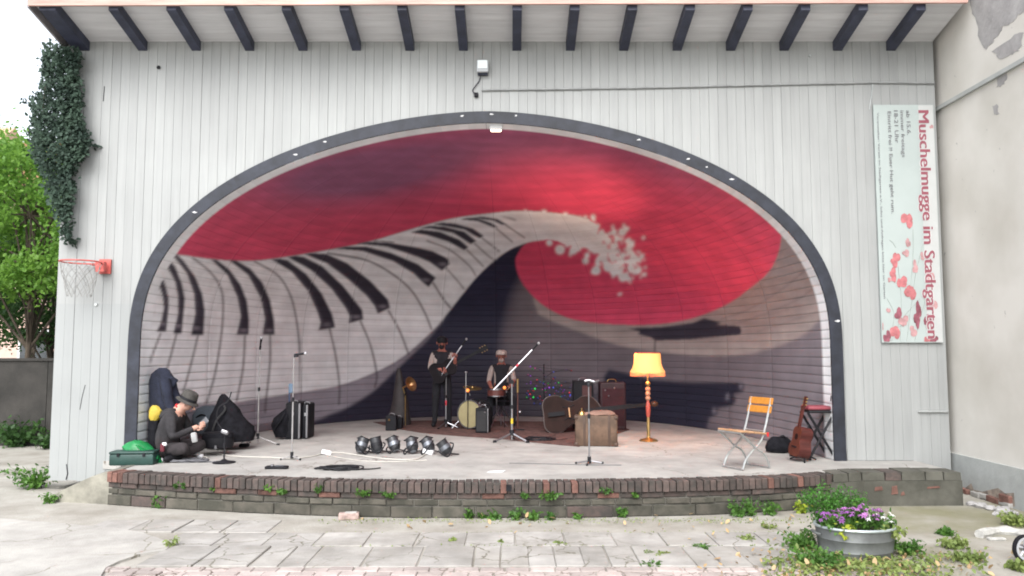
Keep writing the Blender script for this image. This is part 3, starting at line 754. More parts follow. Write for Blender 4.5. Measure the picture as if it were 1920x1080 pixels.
# rim of header bricks
for i in range(len(edge)-1):
    a, b = edge[i], edge[i+1]; c, d = inner[i+1], inner[i]; rr = random.Random(i*3)
    h = rr.uniform(-.006, .005); o_ = rr.uniform(-.008, .008); g_ = .006
    t = (b-a).normalized(); nn = Vector((-t.y, t.x, 0)); a2 = a+t*g_+nn*o_; b2 = b-t*g_+nn*o_; c2 = c-t*g_-nn*.004; d2 = d+t*g_-nn*.004
    q = .008; top_ = S+.006+h; bot = S-.105
    vs = [(a2.x,a2.y,bot),(b2.x,b2.y,bot),(c2.x,c2.y,bot),(d2.x,d2.y,bot),(a2.x,a2.y,top_-q),(b2.x,b2.y,top_-q),(c2.x,c2.y,top_-q),(d2.x,d2.y,top_-q)]
    ce = (a2+b2+c2+d2)/4
    vs += [(p.x+(ce.x-p.x)*.1, p.y+(ce.y-p.y)*.06, top_) for p in (a2, b2, c2, d2)]
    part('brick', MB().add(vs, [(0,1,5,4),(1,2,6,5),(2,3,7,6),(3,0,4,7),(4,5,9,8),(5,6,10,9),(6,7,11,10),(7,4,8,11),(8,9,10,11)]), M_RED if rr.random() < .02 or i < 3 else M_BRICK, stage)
    _b = stage.children[-1]; _b.data.materials.append(M_BRICK_LIT); _b.data.polygons[8].material_index = 1; _b.data.polygons[4].material_index = 1  # worn top face, its paler colour also stands for the light on it
# body under the rim: mortar core and courses of bricks
core = [(p.x*.996, p.y+.05) for p in edge]+[(lip.x, D+.2),(edge[0].x+.02, D+.2)]
part('core', MB().prism(core, -.2, S-.108), M_MORT, stage)
base = resample([p+Vector((0, .028, 0)) for p in fe], .04)
def course(z0, z1, ln, m0, m1, frac, seed, off):
    rr = random.Random(seed); s = -off; n = len(base)-1; st = (base[1]-base[0]).length
    total = st*n
    while s < total-.03:
        l = ln*rr.uniform(.9, 1.1); a_ = max(0, s)+.006; b_ = min(total, s+l)-.006; s += l
        if b_-a_ < .04: continue
        o_ = rr.uniform(-.012, .010)
        def pt(q):
            k = min(n-1, int(q/st)); p = base[k].lerp(base[k+1], q/st-k); t = (base[k+1]-base[k]).normalized(); return p+Vector((-t.y, t.x, 0))*o_, Vector((-t.y, t.x, 0))
        (pa, na), (pb, nb_) = pt(a_), pt(b_); q = .007
        vs = []
        for (dp, ins) in ((.06, 0), (q, 0), (0, q)):
            for (p, nn, sx) in ((pa, na, 1), (pb, nb_, -1)):
                t = (pb-pa).normalized()*ins*sx; r = p+nn*dp+t; vs += [(r.x, r.y, z0+.005+ins), (r.x, r.y, z1-.005-ins)]
        fs = []
        for k in (0, 4): fs += [(k,k+4,k+6,k+2),(k+1,k+3,k+7,k+5),(k,k+1,k+5,k+4),(k+2,k+6,k+7,k+3)]
        fs += [(8,9,11,10)]
        if 1.0 < 0: pass
        part('brick', MB().add(vs, fs), m1 if rr.random() < frac else m0, stage)
course(.195, .262, .25, M_BRICK, M_RED, .04, 1, .05)
course(.125, .192, .27, M_MOSSB, M_RED, .015, 2, .15)
course(.0, .122, .46, M_MOSSB, M_BRICK, .2, 3, .1)
# low rendered wall on the right, brick showing where render has come off
lw = [(lip.x-.02, lip.y+.01),(4.02, YRW-.03),(XR, YRW),(XR, YRW+.34),(4.05, YRW+.34),(lip.x-.05, lip.y+.4)]
part('low_wall', MB().prism(lw, -.1, .285), M_REND, stage)
xw = lip.x+.02; rr = random.Random(4)
def ywall(x): return lip.y+.01+(YRW-.03-lip.y-.01)*(x-lip.x)/(4.02-lip.x) if x < 4.02 else YRW-.03+.03*(x-4.02)/(XR-4.02)
while xw < XR-.05:
    l = min(rr.uniform(.17,.3), XR-xw); x2 = xw+l-.01; h = rr.uniform(-.008,.004); f_ = rr.uniform(-.008,.004)
    vs = [(xw,ywall(xw)+f_,.288),(x2,ywall(x2)+f_,.288),(x2,ywall(x2)+.33,.288),(xw,ywall(xw)+.33,.288)]; vs += [(v[0]+(.005 if k in (0,3) else -.005),v[1]+(.006 if k<2 else 0),S+.012+h) for k, v in enumerate(vs)]
    part('coping_block', MB().add(vs, [(0,1,5,4),(1,2,6,5),(2,3,7,6),(3,0,4,7),(4,5,6,7)]), M_REND if rr.random() < .86 else M_BRICK, stage); xw += l
for (x0p, y0p, x1p, y1p) in [(1503,917,1528,926),(1640,912,1656,921),(1672,911,1685,928),(1740,912,1765,917),(1690,922,1698,930),(1448,930,1484,942)]:
    p = at(x0p, y0p, .2); X_a = aty(x0p, y0p, YRW-.04); X_b = aty(x1p, y1p, YRW-.04)
    yl = ywall((X_a.x+X_b.x)/2)-.006 if X_a.x > lip.x else None
    if yl is None: continue
    vs = [(X_a.x,yl,X_b.z),(X_b.x,yl-.003,X_b.z+.01),(X_b.x-.01,yl-.003,X_a.z),(X_a.x+.01,yl,X_a.z-.01)]; vs += [(v[0],v[1]+.03,v[2]) for v in vs]
    part('brick', MB().add(vs, [(0,1,2,3),(0,4,5,1),(1,5,6,2),(2,6,7,3),(3,7,4,0)]), M_RED, stage)
# sloping cheek at the left end
ck = [(-5.56,9.44,.0),(-5.2,9.36,.17),(-4.93,9.30,.29),(-4.70,9.24,S-.005),(-4.60,9.21,S-.005)]
vs = [(a, b, -.1) for a, b, c in ck]+[(a, b, c) for a, b, c in ck]+[(a, b+.12, c+.01) for a, b, c in ck]+[(a+.0, D+.1, c+.01) for a, b, c in ck]
fs = []
for k in range(4):
    for l in range(3): fs.append((l*5+k, l*5+k+1, (l+1)*5+k+1, (l+1)*5+k))
part('cheek_wall', MB().add(vs, fs), M_CONC2, stage)
# drain hole under the rim, mouth of the wall vent
dh = at(951, 906, S)
part('drain_pipe', MB().box((aty(954,905,8.44).x, 8.44, S-.045), (.055,.06,.06)), M_BLACK, stage)
for px, wd in ((644,.16),(1150,.1)):
    p = at(px, 968, 0); part('vent_hole', MB().box((p.x, p.y+.03, .05), (wd,.06,.07)), M_BLACK, stage)

# ================================================================== NEIGHBOURS
XW = 5.66
def plaster_mat():
    m = bpy.data.materials.new('old_white_plaster'); m.use_nodes = True
    n = m.node_tree; b = n.nodes['Principled BSDF']; b.inputs['Roughness'].default_value = .85
    g = n.nodes.new('ShaderNodeNewGeometry')
    nz = n.nodes.new('ShaderNodeTexNoise'); nz.inputs['Scale'].default_value = 1.1; nz.inputs['Detail'].default_value = 7; n.links.new(g.outputs['Position'], nz.inputs[0])
    cr = n.nodes.new('ShaderNodeValToRGB'); cr.color_ramp.elements[0].position = .3; cr.color_ramp.elements[0].color = (.47,.45,.405,1); cr.color_ramp.elements[1].position = .65; cr.color_ramp.elements[1].color = (.60,.58,.54,1)
    n.links.new(nz.outputs[0], cr.inputs[0])
    # small dark specks where the coat is chipped
    n2 = n.nodes.new('ShaderNodeTexNoise'); n2.inputs['Scale'].default_value = 7; n2.inputs['Detail'].default_value = 3; n.links.new(g.outputs['Position'], n2.inputs[0])
    mr = n.nodes.new('ShaderNodeMapRange'); mr.inputs[1].default_value = .73; mr.inputs[2].default_value = .76; n.links.new(n2.outputs[0], mr.inputs[0])
    mx = n.nodes.new('ShaderNodeMix'); mx.data_type = 'RGBA'; n.links.new(mr.outputs[0], mx.inputs['Factor']); n.links.new(cr.outputs[0], mx.inputs['A']); mx.inputs['B'].default_value = (.36,.35,.33,1)
    n.links.new(mx.outputs['Result'], b.inputs['Base Color'])
    bp = n.nodes.new('ShaderNodeBump'); bp.inputs['Strength'].default_value = .35; bp.inputs['Distance'].default_value = .03
    n.links.new(nz.outputs[0], bp.inputs['Height']); n.links.new(bp.outputs[0], b.inputs['Normal'])
    return m
M_PLAS = plaster_mat()
M_BARE = mat('bare_grey_plaster', (.33,.32,.315), .9, var=.15, scale=4, bump=.5, bscale=25)
M_PLIN = mat('grey_plinth_render', (.37,.385,.375), .85, var=.12, scale=2.5, bump=.3)
bld = thing('building', 'neighbouring white plastered building wall with peeling paint and a grey plinth', 'building', (XW, 8, 0))
loc = Vector((XW, 8, 0))
part('wall', MB().box((1.6, 0, 4.5), (3.2, 24, 9.1)), M_PLAS, bld)
part('ledge', MB().box((-.018, -.5, 4.96), (.045, 22.9, .05)), M_PLIN, bld)
mb = MB().box((-.012, -4.7, .20), (.03, 14.6, .52)); mb.box((-.012, 6.7, .22), (.03, 7.0, .52)); part('plinth', mb, M_PLIN, bld)
mb = MB(); 
def wallpt(px, py):
    r = ray(px, py); k = XW/r[0]; return (k*r[1]-8, CAM_Z+k*r[2])
# pieces where the white coat has peeled away: real shallow flakes of the older grey coat
def flake(px_pts, dx=.004, jag=3):
    P = []
    for i in range(len(px_pts)):
        a, b = px_pts[i], px_pts[(i+1) % len(px_pts)]
        for k in range(4):
            t = k/4; P.append((a[0]+(b[0]-a[0])*t+random.uniform(-jag,jag), a[1]+(b[1]-a[1])*t+random.uniform(-jag,jag)))
    pts = [wallpt(*p) for p in P]
    m_ = MB(); m_.add([(-dx, y, z) for y, z in pts]+[(.003, y, z) for y, z in pts], [tuple(range(len(pts))), *[(k, (k+1) % len(pts), len(pts)+(k+1) % len(pts), len(pts)+k) for k in range(len(pts))]])
    part('peeled_patch', m_, M_BARE, bld)
flake([(1818,-60),(1822,20),(1832,50),(1838,80),(1848,92),(1862,78),(1872,66),(1880,50),(1896,42),(1908,28),(1921,20),(1960,-30),(1960,-90)])
flake([(1862,95),(1872,112),(1890,106),(1905,98),(1918,82),(1921,58),(1896,70)])
flake([(1870,142),(1877,134),(1888,132),(1888,148),(1880,160),(1870,164)], jag=1.5)
flake([(1862,198),(1871,195),(1873,214),(1864,214)], jag=1.5)
mb = MB()
# broken foot of the wall: bricks laid bare, crumbled render
hole = [(1806,928),(1818,912),(1826,906),(1830,918),(1846,922),(1862,918),(1876,915),(1890,925),(1906,924),(1908,950),(1890,962),(1860,950),(1830,945),(1808,943)]
m_ = MB(); pts2 = [wallpt(*p) for p in hole]; m_.add([(-.030, y, max(z, .0)) for y, z in pts2], [tuple(range(len(pts2)))])
part('broken_foot', m_, mat('crumbled_mortar', (.30,.25,.21), .95, var=.4, scale=8, bump=.9, bscale=20), bld)
for (px, py, w_, h_) in [(1815,936,.2,.07),(1838,940,.2,.06),(1870,944,.24,.07),(1893,936,.2,.1),(1893,952,.22,.06),(1850,930,.2,.06)]:
    y, z = wallpt(px, py); m_ = MB().rbox((-.035, y, max(z, .03)), (.07, w_, h_), .012, (random.uniform(-.1,.1),0,random.uniform(-.1,.1))); part('brick', m_, M_RED if random.random() < .7 else M_CONC, bld)
RUB = {1822:'rubble lump nearest the low wall end at the foot of the white wall',1840:'second rubble lump from the low wall end',1858:'third rubble lump from the low wall end',1880:'largest rubble lump, below the bared bricks of the white wall',1900:'rubble lump furthest right beneath the bared bricks',1868:'smallest rubble lump, in front of the others'}
for (px, py, s_) in [(1822,948,.05),(1840,952,.06),(1858,956,.05),(1880,962,.07),(1900,966,.05),(1868,966,.035)]:
    p = at(px, py, 0); m_ = MB().ball((0,0,0), (s_*1.3, s_, s_*.6), 7); m_.v = [(x+random.uniform(-.01,.01), y_+random.uniform(-.01,.01), z+random.uniform(-.008,.008)) for x, y_, z in m_.v]
    o = m_.build('rubble_stone', M_BARE); o.location = (p.x, p.y, s_*.4)
    tag(o, RUB[px], 'rubble', 'rubble at the foot of the white wall')
# small cable slot / rail beside the low wall
p0 = aty(1722,772,D-.02); p1 = aty(1781,772,D-.02)
o = MB().tube([(0,0,0),(p1.x-p0.x-.02,0,0)], .012, 6).build('rail', M_STEEL); o.location = p0; o.parent = band

# garden wall on the left, house and trees behind
M_GW = mat('dark_weathered_concrete_wall', (.050,.046,.042), .92, scale=1.4, bump=.5, col2=(.024,.023,.021))
gw = thing('garden_wall', 'dark weathered garden wall left of the bandstand under the trees', 'wall', (-11, 14.9, 0))
for i in range(6): part('wall_panel', MB().box((-10.2+i*2.5+1.25, 0, .78), (2.49, .16, 1.6)), M_GW, gw)
part('coping', MB().box((-2.7, 0, 1.60), (15.1, .22, .05)), M_GW, gw)
hs_ = thing('house', 'pale pink house beyond the dark garden wall', 'house', (-20.5, 30, 0))
M_PINK = mat('pale_pink_render', (.62,.44,.38), .9, var=.08, scale=1)
part('wall', MB().box((0, 0, 3.6), (13, 8, 7.2)), M_PINK, hs_)
part('roof', MB().add([(-6.8,-4.5,7.15),(6.8,-4.5,7.15),(6.8,4.5,7.15),(-6.8,4.5,7.15),(-6.8,0,9.8),(6.8,0,9.8)], [(0,1,5,4),(2,3,4,5),(0,4,3),(1,2,5),(0,3,2,1)]), mat('red_roof_tiles', (.30,.13,.08), .85, var=.3, scale=8), hs_)
for i in range(4):
    for j in range(2):
        wn = part('window', MB().box((-4.8+i*3.2, -4.02, 1.7+j*2.9), (1.1, .08, 1.5)), M_WHITEP, hs_)
        part('pane', MB().box((-4.8+i*3.2, -4.065, 1.7+j*2.9), (.95, .02, 1.35)), mat('dark_glass', (.05,.06,.07), .1, spec=.6), wn)
# second building, a sliver high up between crown and roof edge; overexposure is put into its pale colours
hs2 = thing('house', 'tall pale apartment house far behind the trees', 'house', (-47.3, 62, 0.4))
part('wall', MB().box((0, 0, 7.5), (14, 9, 15.6)), mat('pale_yellow_render', (.74,.69,.62), .9, var=.06, scale=1), hs2)
part('roof', MB().add([(-7.4,-5,15.2),(7.4,-5,15.2),(7.4,5,15.2),(-7.4,5,15.2),(-7.4,0,19.2),(7.4,0,19.2)], [(0,1,5,4),(2,3,4,5),(0,4,3),(1,2,5),(0,3,2,1)]), mat('overexposed_roof_tiles', (.55,.36,.26), .85, var=.2, scale=3), hs2)
for i in range(4):
    for j in range(4):
        wn = part('window', MB().box((-5.2+i*3.4, -4.52, 2.4+j*3.4), (1.3, .08, 1.7)), M_WHITEP, hs2)
        part('pane', MB().box((-5.2+i*3.4, -4.565, 2.4+j*3.4), (1.1, .02, 1.5)), MATS['dark_glass'], wn)

# ---------------------------------------------------------------- foliage
def leaf_mat(name, a, b_, tr=.45, rough=.5):
    return mat(name, a, rough, var=.1, scale=3.5, bump=0, trans=tr, col2=b_, spec=.35)
M_LEAF_B = leaf_mat('bright_ash_leaf', (.22,.39,.06), (.11,.24,.04), .55)
M_LEAF_D = leaf_mat('dark_tree_leaf', (.060,.135,.030), (.028,.072,.02))
M_IVY = leaf_mat('dark_ivy_leaf', (.042,.075,.048), (.018,.036,.026), .1, .75)
M_WEED = leaf_mat('weed_leaf', (.105,.225,.035), (.05,.125,.025), .3)
M_WEED2 = leaf_mat('pale_weed_leaf', (.27,.33,.10), (.15,.21,.06), .3)
M_BARK = mat('brown_bark', (.075,.058,.043), .95, var=.4, scale=8, bump=.9, stretch=(1,1,.3))
LEAF = [(0,0,0),(.3,.28,.04),(.24,.7,.02),(0,1,-.06),(-.24,.7,.02),(-.3,.28,.04)]
def leaves(cent, size, nrm_up=.4, flat=None):
    """many separate leaves in one mesh: cent (n,3)"""
    n = len(cent); rg = RNG
    ax = rg.normal(size=(n,3)); ax[:,2] -= .3; ax /= np.linalg.norm(ax, axis=1)[:,None]           # along the leaf
    up = rg.normal(size=(n,3)); up[:,2] += nrm_up*2; 
    if flat is not None: up += np.array(flat)*2.2
    sd_ = np.cross(ax, up); sd_ /= np.linalg.norm(sd_, axis=1)[:,None]+1e-9; nn = np.cross(sd_, ax)
    s_ = (size*rg.uniform(.6, 1.35, n))[:,None]
    V = np.stack([cent+s_*(sd_*l[0]+ax*l[1]+nn*l[2]) for l in LEAF], 1).reshape(-1, 3)
    F = (np.arange(n)[:,None]*6+np.arange(6)[None,:])
    return V, F
def leaf_obj(name, cent, size, m, parent=None, nrm_up=.4, flat=None):
    V, F = leaves(np.asarray(cent, float), size, nrm_up, flat)
    me = bpy.data.meshes.new(name); me.vertices.add(len(V)); me.vertices.foreach_set('co', V.astype(np.float32).ravel())
    me.loops.add(F.size); me.loops.foreach_set('vertex_index', F.astype(np.int32).ravel()); me.polygons.add(len(F)); me.polygons.foreach_set('loop_start', np.arange(0, F.size, 6, dtype=np.int32)); me.update(calc_edges=True)
    me.materials.append(m); o = bpy.data.objects.new(name, me); C.objects.link(o)
    if parent is not None: o.parent = parent
    return o
def tree(label, x, y, h, crown_c, crown_r, nclump, per, size, m, seed, group=None, z0=0.):
    rg = np.random.default_rng(seed); rr = random.Random(seed)
    t = thing('tree', label, 'tree', (x, y, 0), 0, group)
    tr = MB(); pts = [(0,0,-.1)]
    for k in range(1, 6): pts.append((crown_c[0]*k/5*.8+rr.uniform(-.1,.1), crown_c[1]*k/5*.8+rr.uniform(-.1,.1), crown_c[2]*k/5))
    r0 = .015*h; tr.tube(bez(pts, 4), [r0*(1-.75*k/20) for k in range(len(bez(pts,4)))], 9)
    cs = []
    for k in range(nclump):
        d = rg.normal(size=3); d /= np.linalg.norm(d); q = rg.uniform(.45, 1.0)**.6
        c = np.array(crown_c)+d*np.array(crown_r)*q; c[2] = max(c[2], z0+rg.uniform(0,.3)); cs.append(c)
        if k % 3 == 0:
            a = Vector(pts[rr.randrange(2, 6)]); bq = Vector(c); tr.tube([a, a.lerp(bq, .5)+Vector((rr.uniform(-.15,.15), rr.uniform(-.15,.15), .15)), bq], [r0*.35, r0*.22, r0*.06], 6)
    part('trunk', tr, M_BARK, t, smooth=True)
    cent = np.concatenate([c+rg.normal(size=(per,3))*np.array([1,1,.55])*rg.uniform(.14,.3)*min(crown_r) for c in cs])
    leaf_obj('crown', cent, size, m, t)
    return t
tree('bright green leafy tree overhanging the garden wall beside the ivy corner', -9.6, 15.7, 5.2, (.1,-.2,4.45), (1.75,1.1,2.0), 95, 190, .085, M_LEAF_B, 3, z0=2.7)
tree('dark green tree with a low forked crown behind the garden wall', -10.2, 17.2, 5.5, (.3,0,3.0), (2.4,1.2,1.35), 90, 150, .09, M_LEAF_D, 11, z0=1.9)
tree('dense dark tree at the far left edge beyond the garden wall', -14.5, 19.5, 6, (.2,0,3.6), (2.2,1.8,1.9), 80, 130, .11, M_LEAF_D, 12, z0=1.9)
tree('tall pale green tree standing far behind the garden wall', -14.6, 24, 7, (0,0,6.2), (2.0,1.6,2.2), 70, 130, .13, M_LEAF_B, 13, z0=3.2)
# shrub shade at the foot of the garden wall
def weed(label, px, py, h, wd, n, size, m, z=0., name='weed', cat='weed', group=None, y=None):
    p = at(px, py, z) if y is None else aty(px, py, y)
    t = thing(name, label, cat, p, random.uniform(0, 6), group)
    st = MB(); cent = []
    ns_ = max(3, int(n/9))
    for k in range(ns_):
        a = random.uniform(0, 6.283); l = random.uniform(.3, 1); tip = Vector((math.cos(a)*wd*l*.6, math.sin(a)*wd*l*.6, h*random.uniform(.5, 1)))
        mid = tip*.5+Vector((0,0,h*.15)); st.tube([(0,0,-.01), mid, tip], [.004,.003,.0015], 4)
        for j in range(max(1, n//ns_)):
            q = random.uniform(.15, 1); pp = Vector((0,0,0)).lerp(tip, q); cent.append((pp.x+random.gauss(0, wd*.1), pp.y+random.gauss(0, wd*.1), max(.01, pp.z+random.gauss(0, h*.08))))
    part('stem', st, m, t); leaf_obj('foliage', cent, size, m, t, .6)
    return t
weed('dark green shrub in the shade at the foot of the garden wall', 30, 838, .55, .9, 420, .09, M_LEAF_D, name='shrub', cat='shrub', z=0)
weed('low dark bush where the garden wall meets the bandstand', 84, 842, .4, .45, 200, .07, M_LEAF_D, name='shrub', cat='shrub')
weed('bushy green weed clump growing against the left corner of the bandstand', 66, 915, .30, .62, 420, .05, M_WEED)
weed('low weed tuft at the bottom of the sloping cheek', 96, 943, .12, .24, 110, .04, M_WEED)
weed('small weed at the foot of the brick front below the green box', 296, 953, .17, .2, 70, .045, M_WEED)

# ivy hanging down the left corner
iv = thing('ivy', 'dark ivy climbing over the top left corner of the bandstand', 'ivy', (X0, D, 0))
ipoly = [(86,80),(150,95),(146,130),(148,175),(152,225),(168,268),(160,290),(140,305),(136,335),(142,352),(132,372),(130,400),(133,425),(130,448),(120,448),(116,420),(102,400),(92,370),(82,330),(66,300),(58,250),(62,190),(84,150),(80,110)]
def inpoly(x, y, P):
    ins = False
    for i in range(len(P)):
        x1, y1 = P[i]; x2, y2 = P[i-1]
        if (y1 > y) != (y2 > y) and x < (x2-x1)*(y-y1)/(y2-y1)+x1: ins = not ins
    return ins
cent = []
while len(cent) < 8000:
    px, py = random.uniform(50, 175), random.uniform(75, 455)
    if not inpoly(px+random.gauss(0, 4), py+random.gauss(0, 4), ipoly): continue
    dth = random.uniform(-.26, -.02) if px > 108 else random.uniform(-.26, .5)
    p = aty(px, py, D+dth); cent.append((p.x-X0, dth, p.z))
leaf_obj('foliage', cent, .050, M_IVY, iv, 0, (0,-1,.3))
for pl in ([(128,450),(136,455),(146,448)], [(168,268),(176,272),(185,275)], [(92,100),(86,150),(80,210)], [(120,90),(128,250),(124,440)], [(104,380),(112,330),(120,200)]):
    pw = [aty(x, y, D-.03) for x, y in pl]; part('stem', MB().tube(bez([(p.x-X0, -.03, p.z) for p in pw], 5), .006, 5), M_BARK, iv)
cent = []
for (cx, cy, n_, s_) in [(136,453,40,5),(180,274,14,4),(90,100,50,6),(88,130,60,6),(50,190,20,5)]:
    for k in range(n_):
        p = aty(cx+random.gauss(0, s_), cy+random.gauss(0, s_*.7), D-.05); cent.append((p.x-X0, random.uniform(-.1,-.02), p.z))
leaf_obj('foliage', cent, .055, M_IVY, iv, 0, (0,-1,.3))

# weeds in the joints of the stage front and along its foot
spots = [(330,915,.07,.08,'tiny sprig in the brick courses above the small weed'),(345,914,.06,.07,'sprig in the brick joints right below the sitting man'),(400,919,.05,.06,'smallest sprig in the brick joints below the short round-based stand'),(505,918,.09,.14,'leafy sprig hanging from the stage front left of the cable coil'),
 (530,926,.09,.2,'wide sprig in the brick joints below the flat black pedal'),(600,923,.1,.16,'sprig in the brick joints just left of the loose brick, below the cable coil'),(680,930,.09,.2,'sprig in the brick joints above and right of the loose brick'),(730,932,.07,.14,'sprig in the brick joints below the third spotlight'),(985,934,.06,.08,'tiny sprig in the brick joints right of the drain hole'),(1030,935,.10,.24,'widest sprig in the brick joints right of the drain hole'),(1135,925,.08,.16,'sprig high in the brick joints below the tan suitcase'),(1190,932,.05,.08,'small sprig in the brick joints below the floor lamp')]
for i, (px, py, h, wd, lb) in enumerate(spots):
    yf = 8.5 if px > 560 else 8.62 if px > 420 else 8.85
    yy_ = min([p for p in fe], key=lambda p: abs(p.x-(px-960)/FPX*yf)).y
    weed(lb or 'green sprig growing out of the joints of the stage front', px, py, h, wd, int(40+wd*420), .032, M_WEED, group='sprigs in the joints of the stage front', y=yy_)
FOOT = ['upright weed, leftmost of those at the foot of the stage front','second weed from the left at the foot of the stage front, low and broad','third weed from the left at the foot of the stage front','bright weed at the foot of the wall below the sheet of paper','broad weed right of the one below the sheet of paper','small weed ending the row below the drain hole','low weed halfway between the drain hole and the right vent hole','leafy weed growing out of the right vent hole','bushy weed, left one of the clump below the folding chair','tallest weed of the clump below the folding chair','weed, right one of the clump below the folding chair','weed just left of the clump below the folding chair']
foot = [(880,972,.13,.10),(905,972,.08,.13),(926,974,.09,.12),(968,975,.12,.14),(998,975,.10,.16),(1034,975,.08,.1),(1085,973,.06,.12),(1166,970,.13,.14),(1385,968,.16,.28),(1410,968,.20,.22),(1445,966,.17,.26),(1340,960,.12,.14)]
for (px, py, h, wd) in foot:
    weed(FOOT[foot.index((px, py, h, wd))], px, py, h, wd, int(40+wd*330), .04, M_WEED, group='weeds along the foot of the stage front')
weed('single yellow green weed at the foot of the wall left of the planter', 1504, 962, .13, .16, 70, .05, leaf_mat('yellow_leaf', (.35,.38,.03), (.22,.3,.03), .3))
TUFT = {322:'dry tuft at the tip of the curved asphalt edge',1050:'low tuft in the slab joint below the straight chrome stand',1225:'flat green tuft between slabs and pink pavers',1232:'low yellowish tuft just behind the flat green one in the slabs',1315:'green tuft among the slabs farthest right before the planter weeds',848:'tiny tuft in the slab joint below the last spotlight',940:'tiny tuft in the slab joint below the sheet of paper',1400:'flat tuft left of the weeds around the planter',1440:'flat tuft on the bare strip behind the planter weeds'}
# tufts in the paving joints
for (px, py, h, wd, m_) in [(322,1027,.10,.16,M_WEED2),(1050,1021,.03,.1,M_WEED2),(1225,1062,.04,.18,M_WEED),(1232,1040,.03,.2,M_WEED2),(1315,1028,.05,.16,M_WEED),(848,1016,.03,.06,M_WEED2),(940,1018,.03,.05,M_WEED2),(1400,1015,.05,.2,M_WEED2),(1440,990,.04,.2,M_WEED2)]:
    weed(TUFT[px], px, py, h, wd, int(30+wd*260), .03, m_, group='tufts in the paving joints')
for (px, py, h, wd, lb) in [(1500,1030,.17,.34,'loose green weeds at the left foot of the zinc planter'),(1530,1062,.14,.4,'weeds in front of the zinc planter on its left'),(1702,1040,.13,.22,'weeds at the right foot of the zinc planter'),(1790,1028,.09,.24,'low weed patch on the ground right of the planter'),(1815,1052,.08,.28,'weed patch nearest the lower right corner beside the wheel'),(1905,985,.12,.3,'grassy weed patch at the foot of the white wall'),(1775,1003,.05,.16,'thin weed patch beside the white kerb stone'),(1910,1070,.08,.16,'tuft beneath the wheel at the right edge')]:
    weed(lb, px, py, h, wd, int(140+wd*600), .04, M_WEED if px < 1780 else M_WEED2)
# fallen leaves, small weeds and moss between the slabs: nobody could count them
cent = []
for k in range(1700):
    px, py = random.gauss(1610, 110), random.gauss(1068, 15)
    if px > 1850 or px < 1430 or py < 1020 or (1540 < px < 1690 and py < 1050): continue
    p = at(px, py, 0); cent.append((p.x, p.y, random.uniform(.015, .06)))
tag(leaf_obj('ground_cover', cent, .04, M_WEED2, None, 1.5), kind='stuff')
M_DRY = leaf_mat('dry_pale_leaf', (.55,.42,.24), (.36,.24,.12), .2)
cent = []
for k in range(420):
    px, py = random.gauss(1600, 130), random.gauss(1062, 20)
    if random.random() < .15: px, py = random.uniform(600, 1500), random.gauss(985, 12)
    if py < 970 or (1540 < px < 1690 and py < 1050): continue
    p = at(px, py, 0); cent.append((p.x, p.y, random.uniform(.012, .05)))
tag(leaf_obj('fallen_leaves', cent, .05, M_DRY, None, 2.), kind='stuff')
cent = []
for (y1, y0) in rows:
    for k in range(420):
        x = random.uniform(-1.8, 2.9)
        if random.random() < .4+.3*(x/3): cent.append((x, y1+random.gauss(0, .012), random.uniform(.004, .02)))
for k in range(700): cent.append((random.uniform(-2,3.2), random.uniform(8.2,8.45), random.uniform(.003,.02)))
tag(leaf_obj('joint_moss', cent, .018, M_WEED2, None, 1.5), kind='stuff')

# ================================================================== THINGS ON THE FRONT
# basketball hoop
M_HOOP = mat('faded_red_hoop_paint', (.50,.10,.085), .5, var=.2, scale=12)
hc = aty(151, 491, D-.30); hr = .235
hoop = thing('basketball_hoop', 'faded red basketball hoop with a torn net on the left pier', 'basketball hoop', (hc.x, hc.y, hc.z))
part('rim', MB().tube([(hr*math.cos(2*math.pi*k/28), hr*math.sin(2*math.pi*k/28), 0) for k in range(29)], .010, 7, False), M_HOOP, hoop, True)
mb = MB().box((.17, .17, -.045), (.11,.07,.13)); mb.box((.17, .275, -.03), (.15,.025,.19)); mb.tube([(.0,.23,0),(.12,.27,-.05)], .012); part('bracket', mb, M_HOOP, hoop)
net = MB()
for k in range(14):
    a0 = 2*math.pi*k/14
    for sg in (1, -1):
        net.tube([((hr*(1-.42*t))*math.cos(a0+sg*t*1.35), (hr*(1-.42*t))*math.sin(a0+sg*t*1.35), -.02-.42*t*(1 if k % 5 else .7)) for t in [i/6 for i in range(7)]], .0035, 4, False)
part('net', net, mat('grey_net_cord', (.30,.30,.29), .9), hoop)
